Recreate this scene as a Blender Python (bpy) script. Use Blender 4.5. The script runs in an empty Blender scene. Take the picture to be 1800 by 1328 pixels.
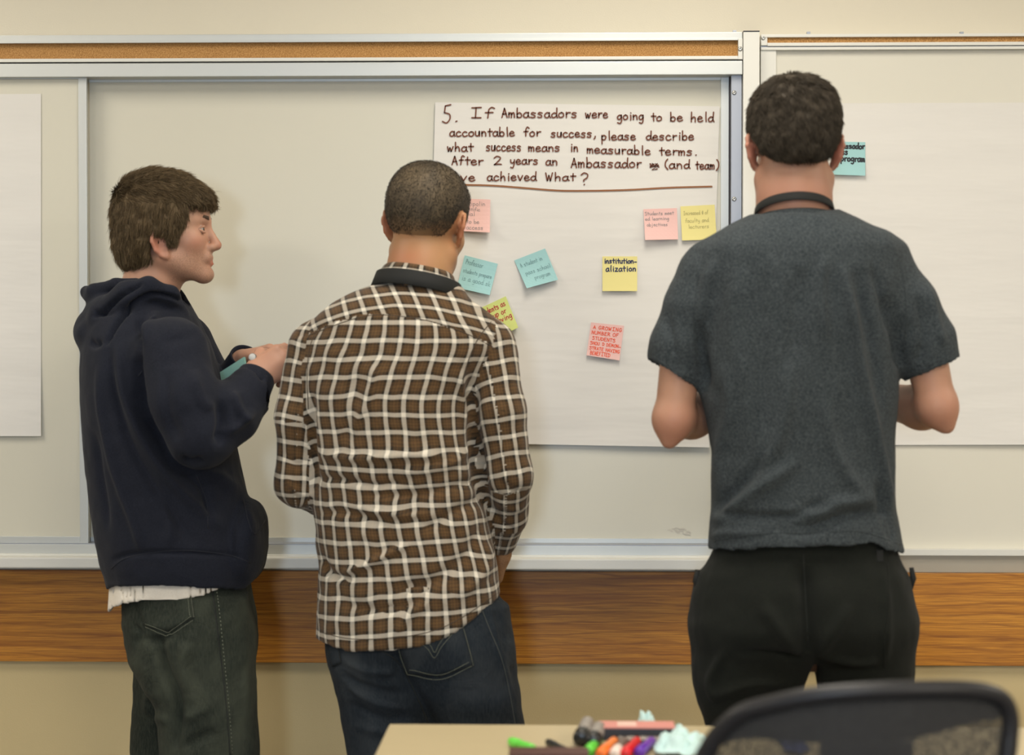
import bpy, bmesh, math, random
import numpy as np
from mathutils import Vector, Matrix
from mathutils.bvhtree import BVHTree
random.seed(7); RNG = np.random.default_rng(7)
S = bpy.context.scene; COL = S.collection

# ------------------------------------------------------------------ camera, world, lights, exposure
FPX = 3541.0
CAM = np.array([0.0, -4.5, 1.355]); YAW = math.radians(1.67); PITCH = math.radians(-1.0)
fw = np.array([-math.sin(YAW)*math.cos(PITCH), math.cos(YAW)*math.cos(PITCH), math.sin(PITCH)])
rt = np.array([math.cos(YAW), math.sin(YAW), 0.0]); upv = np.cross(rt, fw)
cd = bpy.data.cameras.new('camera'); cam = bpy.data.objects.new('camera', cd); COL.objects.link(cam); S.camera = cam
cd.sensor_width = 36; cd.lens = FPX/1800*36; cd.clip_start = .05
cam.matrix_world = Matrix(((rt[0], upv[0], -fw[0], CAM[0]), (rt[1], upv[1], -fw[1], CAM[1]), (rt[2], upv[2], -fw[2], CAM[2]), (0, 0, 0, 1)))
cd.dof.use_dof = True; cd.dof.focus_distance = 4.3; cd.dof.aperture_fstop = 2.9
w = bpy.data.worlds.new('world'); S.world = w; w.use_nodes = True
w.node_tree.nodes['Background'].inputs[0].default_value = (.75, .85, 1, 1)
w.node_tree.nodes['Background'].inputs[1].default_value = .25
S.view_settings.view_transform = 'Standard'; S.view_settings.look = 'None'
S.view_settings.gamma = 1; S.view_settings.use_curve_mapping = False; S.view_settings.exposure = -0.17
WARM = (1.0, .925, .81); COOL = (.62, .78, 1.0)
ROOM = dict(x0=-4.2, x1=4.6, y0=-7.6, z1=2.75)
LAMPS = [(-2.2, -1.35), (0.2, -1.35), (2.6, -1.35), (-2.2, -3.9), (0.4, -3.9), (3.0, -5.6)]
LAMP_W = [30, 31, 41, 40, 40, 160]

def area(name, loc, target, sx, sy, watt, col):
    l = bpy.data.lights.new(name, 'AREA'); l.shape = 'RECTANGLE'; l.size = sx; l.size_y = sy; l.energy = watt; l.color = col
    o = bpy.data.objects.new(name, l); COL.objects.link(o); o.location = loc
    o.rotation_euler = (Vector(target)-Vector(loc)).to_track_quat('-Z', 'Y').to_euler(); return o
for (lx, ly), wt in zip(LAMPS, LAMP_W):
    area('troffer_light', (lx, ly, ROOM['z1']-.035), (lx, ly, 0), .56, 1.16, wt, WARM)
area('window_daylight', (-.32, ROOM['y0']+.03, 1.5), (-.6, 0, 1.4), .38, .5, 92, COOL)

# ------------------------------------------------------------------ pixel <-> world
def ray(px, py): return fw + (px-900)/FPX*rt + (664-py)/FPX*upv
def P(px, py, Y):
    d = ray(px, py); return CAM + d*((Y-CAM[1])/d[1])
def PZ(px, py, z):
    d = ray(px, py); return CAM + d*((z-CAM[2])/d[2])
def ppm(Y, px=900): return 1.0/abs(P(px+1, 600, Y)[0]-P(px, 600, Y)[0])

# ------------------------------------------------------------------ materials
def mat(name, col=(.5, .5, .5), rough=.6, metal=0., spec=.5, sheen=0.):
    m = bpy.data.materials.new(name); m.use_nodes = True; b = m.node_tree.nodes['Principled BSDF']
    b.inputs['Base Color'].default_value = (*col, 1); b.inputs['Roughness'].default_value = rough
    b.inputs['Metallic'].default_value = metal; b.inputs['Specular IOR Level'].default_value = spec
    b.inputs['Sheen Weight'].default_value = sheen; b.inputs['Sheen Roughness'].default_value = .6
    return m
def N(m, t, **kw):
    n = m.node_tree.nodes.new(t)
    for k, v in kw.items(): setattr(n, k, v)
    return n
def L(m, a, b): m.node_tree.links.new(a, b)
def bs(m): return m.node_tree.nodes['Principled BSDF']
def coords(m, kind='Object', scale=(1, 1, 1), rot=(0, 0, 0)):
    tc = N(m, 'ShaderNodeTexCoord'); mp = N(m, 'ShaderNodeMapping'); mp.inputs['Scale'].default_value = scale
    mp.inputs['Rotation'].default_value = rot; L(m, tc.outputs[kind], mp.inputs['Vector']); return mp.outputs['Vector']
def noise(m, vec, scale, detail=4, rough=.5, dist=0):
    n = N(m, 'ShaderNodeTexNoise'); n.inputs['Scale'].default_value = scale; n.inputs['Detail'].default_value = detail
    n.inputs['Roughness'].default_value = rough; n.inputs['Distortion'].default_value = dist
    if vec is not None: L(m, vec, n.inputs['Vector'])
    return n.outputs['Fac']
def ramp(m, fac, stops, interp='LINEAR'):
    r = N(m, 'ShaderNodeValToRGB'); r.color_ramp.interpolation = interp; e = r.color_ramp.elements
    while len(e) < len(stops): e.new(.5)
    for i, (p, c) in enumerate(stops): e[i].position = p; e[i].color = (*c, 1)
    L(m, fac, r.inputs[0]); return r.outputs[0]
def mix(m, fac, a, b, mode='MIX'):
    n = N(m, 'ShaderNodeMix', data_type='RGBA', blend_type=mode)
    for s, v in ((n.inputs[0], fac), (n.inputs[6], a), (n.inputs[7], b)):
        if isinstance(v, (int, float)): s.default_value = v
        elif isinstance(v, tuple): s.default_value = (*v, 1)
        else: L(m, v, s)
    return n.outputs[2]
def mth(m, op, a, b=0.0):
    n = N(m, 'ShaderNodeMath', operation=op)
    for s, v in ((n.inputs[0], a), (n.inputs[1], b)):
        if isinstance(v, (int, float)): s.default_value = v
        else: L(m, v, s)
    return n.outputs[0]
def bump(m, h, strength=.3, dist=.002, prev=None):
    b = N(m, 'ShaderNodeBump'); b.inputs['Strength'].default_value = strength; b.inputs['Distance'].default_value = dist
    L(m, h, b.inputs['Height'])
    if prev is not None: L(m, prev, b.inputs['Normal'])
    L(m, b.outputs[0], bs(m).inputs['Normal']); return b.outputs[0]
def setcol(m, c): L(m, c, bs(m).inputs['Base Color'])

M_wall = mat('wall_paint', (.62, .56, .43), .85); v = coords(M_wall)
setcol(M_wall, mix(M_wall, noise(M_wall, v, 3, 3), (.655, .605, .485), (.68, .63, .51))); bump(M_wall, noise(M_wall, v, 350, 2), .25, .001)
M_lowshade = mat('lower_wall_shade', (.47, .375, .20), .85); v = coords(M_lowshade); setcol(M_lowshade, mix(M_lowshade, noise(M_lowshade, v, 3, 3), (.60, .48, .255), (.62, .50, .27))); bump(M_lowshade, noise(M_lowshade, v, 350, 2), .25, .001)  # wall colour darkened to tan for the dimmer, warmer light low down
M_ceil = mat('ceiling_tile', (.75, .73, .68), .9); bump(M_ceil, noise(M_ceil, coords(M_ceil), 200, 3), .5, .002)
M_floor = mat('carpet', (.16, .15, .14), .95)
v = coords(M_floor); setcol(M_floor, mix(M_floor, noise(M_floor, v, 160, 3), (.11, .10, .10), (.22, .2, .18))); bump(M_floor, noise(M_floor, v, 500, 2), .6, .004)
M_board = mat('whiteboard_enamel', (.64, .60, .49), .32, spec=.4); v = coords(M_board)
setcol(M_board, mix(M_board, noise(M_board, v, 2.2, 3), (.625, .60, .495), (.645, .62, .515)))
M_boardR = mat('whiteboard_enamel_bright', (.68, .655, .56), .32, spec=.4)
M_alu = mat('satin_aluminium', (.56, .57, .54), .42, .5); v = coords(M_alu, scale=(1, 60, 400))
bump(M_alu, noise(M_alu, v, 6, 2), .06, .0005)
M_aluw = mat('white_painted_aluminium', (.70, .69, .63), .45, .1)
M_track = mat('grey_anodised_track', (.36, .38, .42), .42, .5)
M_dark = mat('dark_gap', (.03, .03, .035), .7)
M_screw = mat('screw_steel', (.45, .45, .43), .3, .9)
M_cork = mat('cork', (.42, .22, .07), .9); v = coords(M_cork)
setcol(M_cork, ramp(M_cork, noise(M_cork, v, 380, 4, .7), [(.3, (.20, .09, .025)), (.5, (.42, .215, .065)), (.72, (.60, .36, .14))])); bump(M_cork, noise(M_cork, v, 420, 2), .5, .001)
M_wood = mat('oak_panel', (.3, .12, .03), .42, spec=.4)
n1 = noise(M_wood, coords(M_wood, scale=(.5, 1, 14)), 3.0, 4, .55, 1.2); n2 = noise(M_wood, coords(M_wood, scale=(2.2, 1, 150)), 4, 3, .65, .3)
wv = N(M_wood, 'ShaderNodeTexWave', wave_type='BANDS', bands_direction='Z'); wv.inputs['Scale'].default_value = 13.; wv.inputs['Distortion'].default_value = 9
wv.inputs['Detail'].default_value = 4; wv.inputs['Detail Scale'].default_value = .8; L(M_wood, coords(M_wood, scale=(.22, 1, 1)), wv.inputs['Vector'])
g1 = ramp(M_wood, n1, [(.28, (.36, .135, .016)), (.5, (.56, .235, .028)), (.72, (.66, .30, .040))])
g1 = mix(M_wood, ramp(M_wood, wv.outputs['Fac'], [(.0, (.42,)*3), (.16, (0, 0, 0))]), g1, (.19, .055, .012))
pore = n2; g2 = mix(M_wood, ramp(M_wood, n2, [(.40, (.6,)*3), (.56, (0, 0, 0))]), g1, (.20, .065, .014))
setcol(M_wood, g2); bump(M_wood, n2, .1, .001)
M_paper = mat('chart_paper', (.72, .70, .655), .8, spec=.2); v = coords(M_paper, scale=(.6, 1, 3))
bump(M_paper, noise(M_paper, v, 5, 3, .5), .32, .012)
M_brown = mat('brown_marker_ink', (.15, .045, .018), .6)
def ink(name, c): return mat(name, c, .6)
I_navy = ink('navy_ink', (.01, .015, .07)); I_black = ink('black_ink', (.01, .015, .02)); I_red = ink('crimson_ink', (.42, .02, .03))
I_orange = ink('orange_ink', (.75, .08, .02)); I_grey = ink('pencil_grey', (.30, .25, .24)); I_greyb = ink('pencil_on_blue', (.16, .30, .31)); I_olive = ink('pencil_on_yellow', (.45, .40, .15))
def notemat(name, c):
    m = mat(name, c, .75, spec=.2); bump(m, noise(m, coords(m), 25, 2), .2, .004); return m
N_pink = notemat('pink_note_paper', (.78, .50, .46)); N_blue = notemat('blue_note_paper', (.34, .58, .58)); N_yel = notemat('yellow_note_paper', (.76, .68, .28))
N_grn = notemat('lime_note_paper', (.60, .66, .22))

# ------------------------------------------------------------------ object helpers
def link_mesh(name, verts, faces, m, parent=None, smooth=False):
    me = bpy.data.meshes.new(name); me.from_pydata([tuple(map(float, q)) for q in verts] if not isinstance(verts, np.ndarray) else verts.tolist(), [], faces if isinstance(faces, list) else faces.tolist())
    me.update(); me.materials.append(m)
    if smooth: me.polygons.foreach_set('use_smooth', [True]*len(me.polygons))
    o = bpy.data.objects.new(name, me); COL.objects.link(o)
    if parent is not None: o.parent = parent; o.matrix_parent_inverse = Matrix.Translation(parent.location).inverted()
    return o
def tag(o, label=None, cat=None, group=None, kind=None):
    for k, x in (('label', label), ('category', cat), ('group', group), ('kind', kind)):
        if x: o[k] = x
    return o
def empty(name, loc, label, cat, group=None):
    o = bpy.data.objects.new(name, None); COL.objects.link(o); o.location = loc; o.empty_display_size = .05; return tag(o, label, cat, group)
class MB:
    def __init__(s): s.bm = bmesh.new()
    def box(s, x0, x1, y0, y1, z0, z1, bev=0.0, M=None):
        r = bmesh.ops.create_cube(s.bm, size=1); vs = r['verts']
        for q in vs:
            q.co = Vector(((x0+x1)/2+q.co.x*(x1-x0), (y0+y1)/2+q.co.y*(y1-y0), (z0+z1)/2+q.co.z*(z1-z0)))
        if bev:
            es = list({e for q in vs for e in q.link_edges}); r2 = bmesh.ops.bevel(s.bm, geom=es, offset=bev, segments=2, affect='EDGES', profile=.7); vs = list({*r2['verts']})
        if M is not None: bmesh.ops.transform(s.bm, matrix=M, verts=[q for q in vs if q.is_valid])
        return s
    def lathe(s, prof, M=None, n=20):
        rings = []
        for r, z in prof:
            rings.append([s.bm.verts.new(((M or Matrix()) @ Vector((r*math.cos(2*math.pi*i/n), r*math.sin(2*math.pi*i/n), z)))) for i in range(n)])
        for a, b in zip(rings, rings[1:]):
            for i in range(n): s.bm.faces.new((a[i], a[(i+1) % n], b[(i+1) % n], b[i]))
        s.bm.faces.new(list(reversed(rings[0]))); s.bm.faces.new(rings[-1]); return s
    def tube(s, pts, rad, n=10, closed=False):
        pts = [Vector(p) for p in pts]; k = len(pts); rings = []
        rad = rad if isinstance(rad, (list, tuple)) else [rad]*k
        prevn = None
        for i, p in enumerate(pts):
            t = (pts[(i+1) % k]-pts[i-1]) if (closed or 0 < i < k-1) else (pts[1]-pts[0] if i == 0 else pts[-1]-pts[-2])
            t.normalize()
            if prevn is None: prevn = t.orthogonal().normalized()
            prevn = (prevn - t*prevn.dot(t)).normalized(); b = t.cross(prevn)
            rings.append([s.bm.verts.new(p+(prevn*math.cos(2*math.pi*j/n)+b*math.sin(2*math.pi*j/n))*rad[i]) for j in range(n)])
        pr = list(zip(rings, rings[1:]))
        if closed: pr.append((rings[-1], rings[0]))
        for a, b in pr:
            for j in range(n): s.bm.faces.new((a[j], a[(j+1) % n], b[(j+1) % n], b[j]))
        if not closed: s.bm.faces.new(list(reversed(rings[0]))); s.bm.faces.new(rings[-1])
        return s
    def done(s, name, m, parent=None, smooth=False):
        bmesh.ops.recalc_face_normals(s.bm, faces=s.bm.faces)
        me = bpy.data.meshes.new(name); s.bm.to_mesh(me); s.bm.free(); me.materials.append(m)
        if smooth: me.polygons.foreach_set('use_smooth', [True]*len(me.polygons)); 
        o = bpy.data.objects.new(name, me); COL.objects.link(o)
        if parent is not None: o.parent = parent; o.matrix_parent_inverse = Matrix.Translation(parent.location).inverted()
        return o
def catmull(pts, n=6, closed=False):
    p = np.array(pts, float)
    if len(p) < 3: return p
    q = np.vstack([p[-1], p, p[0], p[1]]) if closed else np.vstack([2*p[0]-p[1], p, 2*p[-1]-p[-2]])
    out = []
    for i in range(1, len(q)-2):
        for t in np.linspace(0, 1, n, endpoint=False):
            a, b, c, d = q[i-1], q[i], q[i+1], q[i+2]
            out.append(.5*((2*b)+(-a+c)*t+(2*a-5*b+4*c-d)*t*t+(-a+3*b-3*c+d)*t**3))
    if not closed: out.append(p[-1])
    return np.array(out)

# ------------------------------------------------------------------ room shell
x0, x1, y0, z1 = ROOM['x0'], ROOM['x1'], ROOM['y0'], ROOM['z1']
def struct(name, m, *b, bev=0):
    return tag(MB().box(*b, bev=bev).done(name, m), kind='structure')
struct('floor', M_floor, x0-.1, x1+.1, y0-.1, .1, -.1, 0)
struct('ceiling', M_ceil, x0-.1, x1+.1, y0-.1, .1, z1, z1+.1)
struct('wall_back', M_wall, x0-.1, x1+.1, 0, .1, 0, z1)
struct('wall_left', M_wall, x0-.1, x0, y0, 0, 0, z1)
struct('wall_right', M_wall, x1, x1+.1, y0, 0, 0, z1)
wf = MB()
wf.box(x0, -.57, y0-.1, y0, 0, z1); wf.box(-.07, x1, y0-.1, y0, 0, z1); wf.box(-.57, -.07, y0-.1, y0, 0, 1.15); wf.box(-.57, -.07, y0-.1, y0, 1.85, z1)
tag(wf.done('wall_front', M_wall), kind='structure')
wn = MB(); 
for b in ((-.57, -.53, 1.15, 1.85), (-.11, -.07, 1.15, 1.85), (-.57, -.07, 1.15, 1.19), (-.57, -.07, 1.81, 1.85)): wn.box(b[0], b[1], y0-.08, y0-.02, b[2], b[3])
tag(wn.done('window_1', M_aluw), kind='structure')
Z = lambda px, py, Y: P(px, py, Y)[2]
X = lambda px, Y: P(px, 600, Y)[0]
struct('lower_wall_shade_panel', M_lowshade, x0, x1, -.003, 0, 0, Z(1000, 1090, 0))  # added thin panel: shade below the rail painted over the back wall
# oak chair rail band across the wall
struct('trim_1', M_wood, x0, x1, -.020, 0, Z(1000, 1168, -.02), Z(1000, 1006, -.02), bev=.002)
struct('baseboard_back', mat('rubber_base', (.05, .045, .04), .6), x0, x1, -.012, 0, 0, .10, bev=.002)
# ceiling troffers
M_em = mat('lamp_diffuser', (.9, .9, .88), .5); bs(M_em).inputs['Emission Color'].default_value = (*WARM, 1); bs(M_em).inputs['Emission Strength'].default_value = 3.
proto = None
for i, (lx, ly) in enumerate(LAMPS):
    if proto is None:
        e = empty('ceiling_light', (lx, ly, z1), 'x', 'ceiling light', 'ceiling troffers above the room')
        fr = MB()
        for b in ((-.31, -.28, -.61, .61), (.28, .31, -.61, .61), (-.28, .28, -.61, -.58), (-.28, .28, .58, .61)): fr.box(lx+b[0], lx+b[1], ly+b[2], ly+b[3], z1-.025, z1)
        fr.done('frame', M_aluw, e); MB().box(lx-.28, lx+.28, ly-.58, ly+.58, z1-.012, z1-.004).done('diffuser', M_em, e); proto = e
    else:
        e = proto.copy(); COL.objects.link(e); e.location = (lx, ly, z1)
        for ch in list(proto.children):
            c = ch.copy(); COL.objects.link(c); c.parent = e
    e['label'] = 'rectangular recessed ceiling light, %s row, %s' % ('front' if ly > -3 else 'rear', ('left', 'middle', 'right')[i % 3])

# ------------------------------------------------------------------ left sliding whiteboard unit
lu = empty('sliding_whiteboard', (X(350, -.085), 0, Z(350, 1003, -.085)), 'wide aluminium framed sliding whiteboard with deep cork strip and two sliding panels', 'whiteboard')
YF = -.088
xl, xr = X(-600, YF), X(1305, YF-.01)
zz = lambda py, Y=YF: Z(1250, py, Y)
def part(name, m, b, par, bev=.0012): return MB().box(*b, bev=bev).done(name, m, par)
part('back_panel', M_dark, (xl, xr, -.006, -.001, zz(1000), zz(60)), lu, 0)
part('top_trim', M_alu, (xl, xr, YF+.004, -.006, zz(70), zz(56)), lu)
part('top_lip', M_alu, (xl, X(1297, YF), YF-.001, YF+.006, zz(71), zz(67)), lu, .0006)
part('cork_strip', M_cork, (xl, X(1297, YF), YF+.012, -.006, zz(101), zz(69)), lu, 0)
part('lower_trim', M_aluw, (xl, X(1297, YF), YF-.001, -.01, zz(104.5), zz(98.5)), lu)
part('groove', M_dark, (xl, xr, YF+.012, -.01, zz(109), zz(103)), lu, 0)
part('header_rail', M_alu, (xl, xr, YF, -.01, zz(131), zz(107)), lu, .0015)
ec = part('end_cap', M_aluw, (X(1296.5, YF), xr, YF-.003, -.006, zz(105), zz(68)), lu)
def screw(px, py, Y, par, r=4.2):
    c = P(px, py, Y); q = r/ppm(Y)
    s = MB().lathe([(q, 0), (q, .0012), (q*.75, .0026), (q*.3, .0031), (q*.28, .0018)], Matrix.Translation(Vector(c)) @ Matrix.Rotation(math.pi/2, 4, 'X'), 16).done('screw', M_screw, par, True); return s
screw(1301, 86, YF-.003, lu)
# track jamb on the right with screws
part('track_jamb', M_track, (X(1284.5, -.07), xr, -.070, -.008, zz(962, -.07), zz(130, -.07)), lu)
part('jamb_edge', M_dark, (X(1281, -.05), X(1285, -.05), -.055, -.008, zz(962, -.05), zz(131, -.05)), lu, 0)
for py in (163, 350, 537, 724, 905): screw(1290.5, py, -.0705, lu, 4)
# sliding panels
def panel(nm, xa, xb, Yf, ztop, zbot, stl, top, botm, lab):
    e = bpy.data.objects.new(nm, None); COL.objects.link(e); e.location = ((xa+xb)/2, Yf, zbot); e.parent = lu; e.matrix_parent_inverse = Matrix.Translation(lu.location).inverted(); e['label'] = lab
    bpy.context.view_layer.update()
    def sp(name, m, b, bev=.001):
        o = MB().box(*b, bev=bev).done(name, m); o.parent = e; o.matrix_parent_inverse = e.matrix_world.inverted(); return o
    sp('writing_surface', M_board, (xa+stl*.4, xb-stl*.4, Yf+.004, Yf+.012, zbot+botm*.4, ztop-top*.4), 0)
    sp('stile', M_alu, (xa, xa+stl, Yf, Yf+.014, zbot, ztop)); sp('stile', M_alu, (xb-stl, xb, Yf, Yf+.014, zbot, ztop))
    sp('top_frame', M_alu, (xa+stl, xb-stl, Yf, Yf+.014, ztop-top, ztop)); sp('bottom_frame', M_alu, (xa+stl, xb-stl, Yf, Yf+.014, zbot, zbot+botm))
    return e
YL, YM = -.072, -.036
panel('sliding_panel', X(-560, YL), X(153.5, YL), YL, Z(100, 131, YL), Z(100, 957, YL), .0185, .010, .017, 'sliding panel in front, at the left of the unit')
panel('sliding_panel', X(60, YM), X(1281.5, YM), YM, Z(1200, 128, YM), Z(1200, 961, YM), .019, .0165, .017, 'recessed sliding panel behind, holding the question chart')
# bottom rail / marker tray
part('bottom_rail', M_alu, (xl, xr, YF+.002, -.006, zz(980), zz(961)), lu, .001)
part('tray_lip', M_aluw, (xl, xr, YF-.042, -.006, zz(1003, YF-.042), zz(984, YF-.042)), lu, .003)
part('tray_bead', M_aluw, (xl, xr, YF-.006, -.02, zz(984, YF-.006), zz(978, YF-.006)), lu, .0015)
part('rail_groove', M_track, (xl, xr, YF+.004, -.02, zz(963), zz(959.5)), lu, 0)
# ghost of an erased smudge on the enamel
sm = []
for k in range(14):
    cx = 1178+k*2.7+RNG.uniform(-2, 2); cy = 930+(cx-1178)*.2+RNG.uniform(-4, 4); r = RNG.uniform(2, 5); sm.append(np.array([(cx-r, cy-1), (cx, cy+RNG.uniform(-2, 2)), (cx+r, cy+1.5)]))
SM = sm
# filler post between the boards
fp = empty('filler_post', (X(1321, -.09), -.05, zz(1000)), 'white vertical filler post between the two whiteboards', 'post')
YP = -.094
part('post_body', M_aluw, (xr+.0012, X(1335, YP)-.001, YP, -.001, Z(1320, 1003, YP), Z(1320, 56, YP)), fp, .001)
part('top_cap', M_dark, (xr+.0014, X(1335, YP)-.0012, YP-.0006, -.003, Z(1320, 56, YP), Z(1320, 54, YP)), fp, 0)
# ------------------------------------------------------------------ right whiteboard
YR = -.032
ru = empty('fixed_whiteboard', (X(1900, YR), 0, Z(1650, 977, YR)), 'fixed whiteboard at the right with a thin cork strip and a single blank chart', 'whiteboard')
zr = lambda py, Y=YR: Z(1650, py+2, Y)
xa, xb = X(1335.5, YR)+.001, X(3200, YR)
part('writing_surface', M_boardR, (X(1345, YR), xb, YR+.012, -.002, zr(968), zr(80)), ru, 0)
part('side_stile', M_aluw, (xa, X(1363.5, YR), YR+.002, -.002, zr(975), zr(81)), ru, .001)
part('top_trim', M_aluw, (xa, xb, YR-.006, -.002, Z(1650, 65, YR), Z(1650, 59.5, YR)), ru)
part('cork_strip', M_cork, (X(1347, YR), xb, YR+.002, -.002, Z(1650, 75, YR), Z(1650, 64, YR)), ru, 0)
part('end_cap', M_aluw, (xa, X(1347.5, YR), YR-.004, -.002, Z(1650, 79, YR), Z(1650, 64, YR)), ru)
part('lower_trim', M_aluw, (X(1347.5, YR), xb, YR-.006, -.002, Z(1650, 80.5, YR), Z(1650, 74.5, YR)), ru)
part('groove', M_track, (xa, xb, YR+.003, -.002, Z(1650, 83, YR), Z(1650, 79, YR)), ru, 0)
part('inner_trim', M_aluw, (xa, xb, YR-.003, -.002, Z(1650, 87, YR), Z(1650, 82, YR)), ru)
part('bottom_trim', M_aluw, (xa, xb, YR-.010, -.002, Z(1700, 977.5, YR-.01), Z(1700, 966, YR-.01)), ru)
screw(1341.5, 67, YR-.004, ru, 3.6)
for px in (1291, 1421, 1690): # hanging clips on the top edges
    Yc = YF+.02 if px < 1300 else YR
    c = P(px, 55 if px < 1300 else 57.5, Yc)
    MB().box(c[0]-.004, c[0]+.004, Yc-.006, Yc+.004, c[2]-.004, c[2]+.0015, .0006).done('clip', M_track, lu if px < 1300 else ru)

# ------------------------------------------------------------------ stroke lettering
G = {
'a': '.75,.85 .4,1 .05,.6 .1,.1 .45,0 .75,.4|.78,1 .75,.3 .95,0', 'b': '.1,1.9 .1,.9 .1,0|.1,.6 .45,.95 .8,.6 .7,.1 .35,0 .1,.2',
'c': '.75,.85 .4,1 .05,.55 .2,.05 .5,0 .85,.2', 'd': '.75,.8 .4,.95 .05,.5 .2,.05 .5,.05 .78,.4|.85,1.9 .8,.4 .95,0', 'e': '.08,.5 .7,.6 .65,.9 .35,1 .05,.55 .2,.05 .5,0 .85,.2',
'f': '.85,1.7 .6,1.9 .38,1.5 .35,.8 .3,0|.05,.95 .7,1', 'g': '.75,.85 .4,1 .05,.6 .2,.15 .5,.15 .75,.5|.78,1 .78,-.2 .55,-.75 .1,-.6', 'h': '.1,1.9 .1,.9 .1,0|.1,.55 .45,.95 .7,.7 .72,0',
'i': '.3,1 .3,.5 .32,0|.3,1.45 .32,1.5', 'j': '.5,1 .5,-.4 .1,-.7|.5,1.45 .52,1.5', 'k': '.1,1.9 .1,0|.7,.95 .15,.45 .75,0', 'l': '.3,1.9 .3,.9 .35,0', 'm': '.05,1 .08,0|.08,.6 .3,.95 .45,.7 .45,0|.45,.6 .7,.95 .88,.7 .9,0',
'n': '.1,1 .12,0|.12,.55 .45,.98 .72,.7 .75,0', 'o': '.45,1 .08,.65 .12,.15 .45,0 .8,.3 .75,.8 .45,1', 'p': '.1,1 .12,-.8|.12,.6 .45,1 .8,.65 .65,.15 .3,.05 .12,.2', 'r': '.15,1 .18,0|.18,.5 .4,.9 .75,.95',
's': '.75,.9 .35,1 .15,.72 .6,.45 .65,.1 .3,0 .05,.12', 't': '.4,1.6 .38,.8 .42,0|.05,1 .8,1.02', 'u': '.1,1 .1,.3 .35,0 .7,.3 .75,1|.75,1 .78,0', 'v': '.05,1 .4,0|.4,0 .8,1', 'w': '.05,1 .25,0|.25,0 .45,.75|.45,.75 .65,0|.65,0 .95,1',
'x': '.1,1 .8,0|.8,1 .1,0', 'y': '.1,1 .15,.45 .4,.25 .7,.5|.8,1 .7,0 .45,-.75 .1,-.6', 'z': '.1,1 .75,1|.75,1 .1,0|.1,0 .85,0',
'A': '.05,0 .45,1.8|.45,1.8 .85,0|.2,.65 .72,.7', 'B': '.1,1.8 .1,0|.1,1.8 .6,1.6 .55,1.05 .1,.95|.1,.95 .75,.75 .65,.1 .1,0', 'D': '.1,1.8 .1,0|.1,1.8 .75,1.4 .8,.5 .1,0', 'E': '.8,1.75 .1,1.8|.1,1.8 .1,0|.1,.95 .6,.95|.1,0 .8,.05',
'F': '.1,1.8 .1,0|.1,1.75 .8,1.8|.1,.95 .6,.95', 'G': '.8,1.5 .4,1.8 .05,1 .3,.05 .75,.2 .8,.7|.5,.75 .9,.75', 'H': '.1,1.8 .1,0|.8,1.8 .8,0|.1,.9 .8,.95', 'I': '.45,1.8 .42,0|.1,1.8 .85,1.85|.1,0 .85,0', 'M': '.05,0 .15,1.8|.15,1.8 .45,.6|.45,.6 .75,1.8|.75,1.8 .9,0',
'N': '.1,0 .1,1.8|.1,1.8 .75,0|.75,0 .8,1.8', 'O': '.45,1.8 .05,1.2 .15,.2 .5,0 .85,.6 .75,1.5 .45,1.8', 'P': '.1,1.8 .1,0|.1,1.8 .7,1.6 .65,1 .1,.85', 'R': '.1,1.8 .1,0|.1,1.8 .7,1.6 .6,1 .1,.9|.3,.9 .85,0', 'S': '.8,1.6 .4,1.8 .1,1.4 .7,.8 .75,.2 .35,0 .05,.2',
'T': '.45,1.8 .45,0|.05,1.75 .9,1.8', 'U': '.1,1.8 .1,.4 .4,0 .75,.4 .8,1.8', 'V': '.05,1.8 .45,0|.45,0 .85,1.8', 'W': '.05,1.8 .25,0|.25,0 .45,1.2|.45,1.2 .68,0|.68,0 .95,1.8',
'2': '.1,1.4 .4,1.8 .75,1.4 .5,.7 .1,0|.1,0 .5,.1 .85,.05', '5': '.85,1.95 .35,1.8|.35,1.8 .25,1.05|.25,1.05 .75,.85 .75,.3 .45,-.15 .05,.0', '.': '.3,0 .36,.05', ',': '.4,.15 .35,-.1 .2,-.45', '?': '.1,1.4 .4,1.75 .8,1.5 .75,1 .4,.7 .4,.45|.4,0 .45,.04',
'(': '.6,2 .3,1.4 .25,.5 .6,-.2', ')': '.3,2 .65,1.4 .6,.4 .2,-.3', '-': '.1,.5 .8,.52', '#': '.25,0 .35,1.7|.6,0 .7,1.7|.05,.6 .9,.6|.05,1.1 .9,1.1'}
ADV = {'m': 1.15, 'w': 1.15, 'W': 1.2, 'M': 1.15, 'i': .6, 'l': .6, '.': .6, ',': .6, ' ': .7, 'I': 1.05, 't': .85, 'r': .85, 'f': .85, '(': .75, ')': .7}
def strokes(text, jit=.04):
    out, x = [], 0.0
    for ch in text:
        if ch in G:
            dy = random.uniform(-jit, jit)
            for st in G[ch].split('|'):
                p = np.array([[float(c) for c in q.split(',')] for q in st.split()]); p = p+RNG.uniform(-jit, jit, p.shape)*.7
                p[:, 0] += x; p[:, 1] += dy; out.append(catmull(p, 5) if len(p) > 2 else p)
        x += ADV.get(ch, 1.0)+.08
    return out, x-.15
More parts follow.
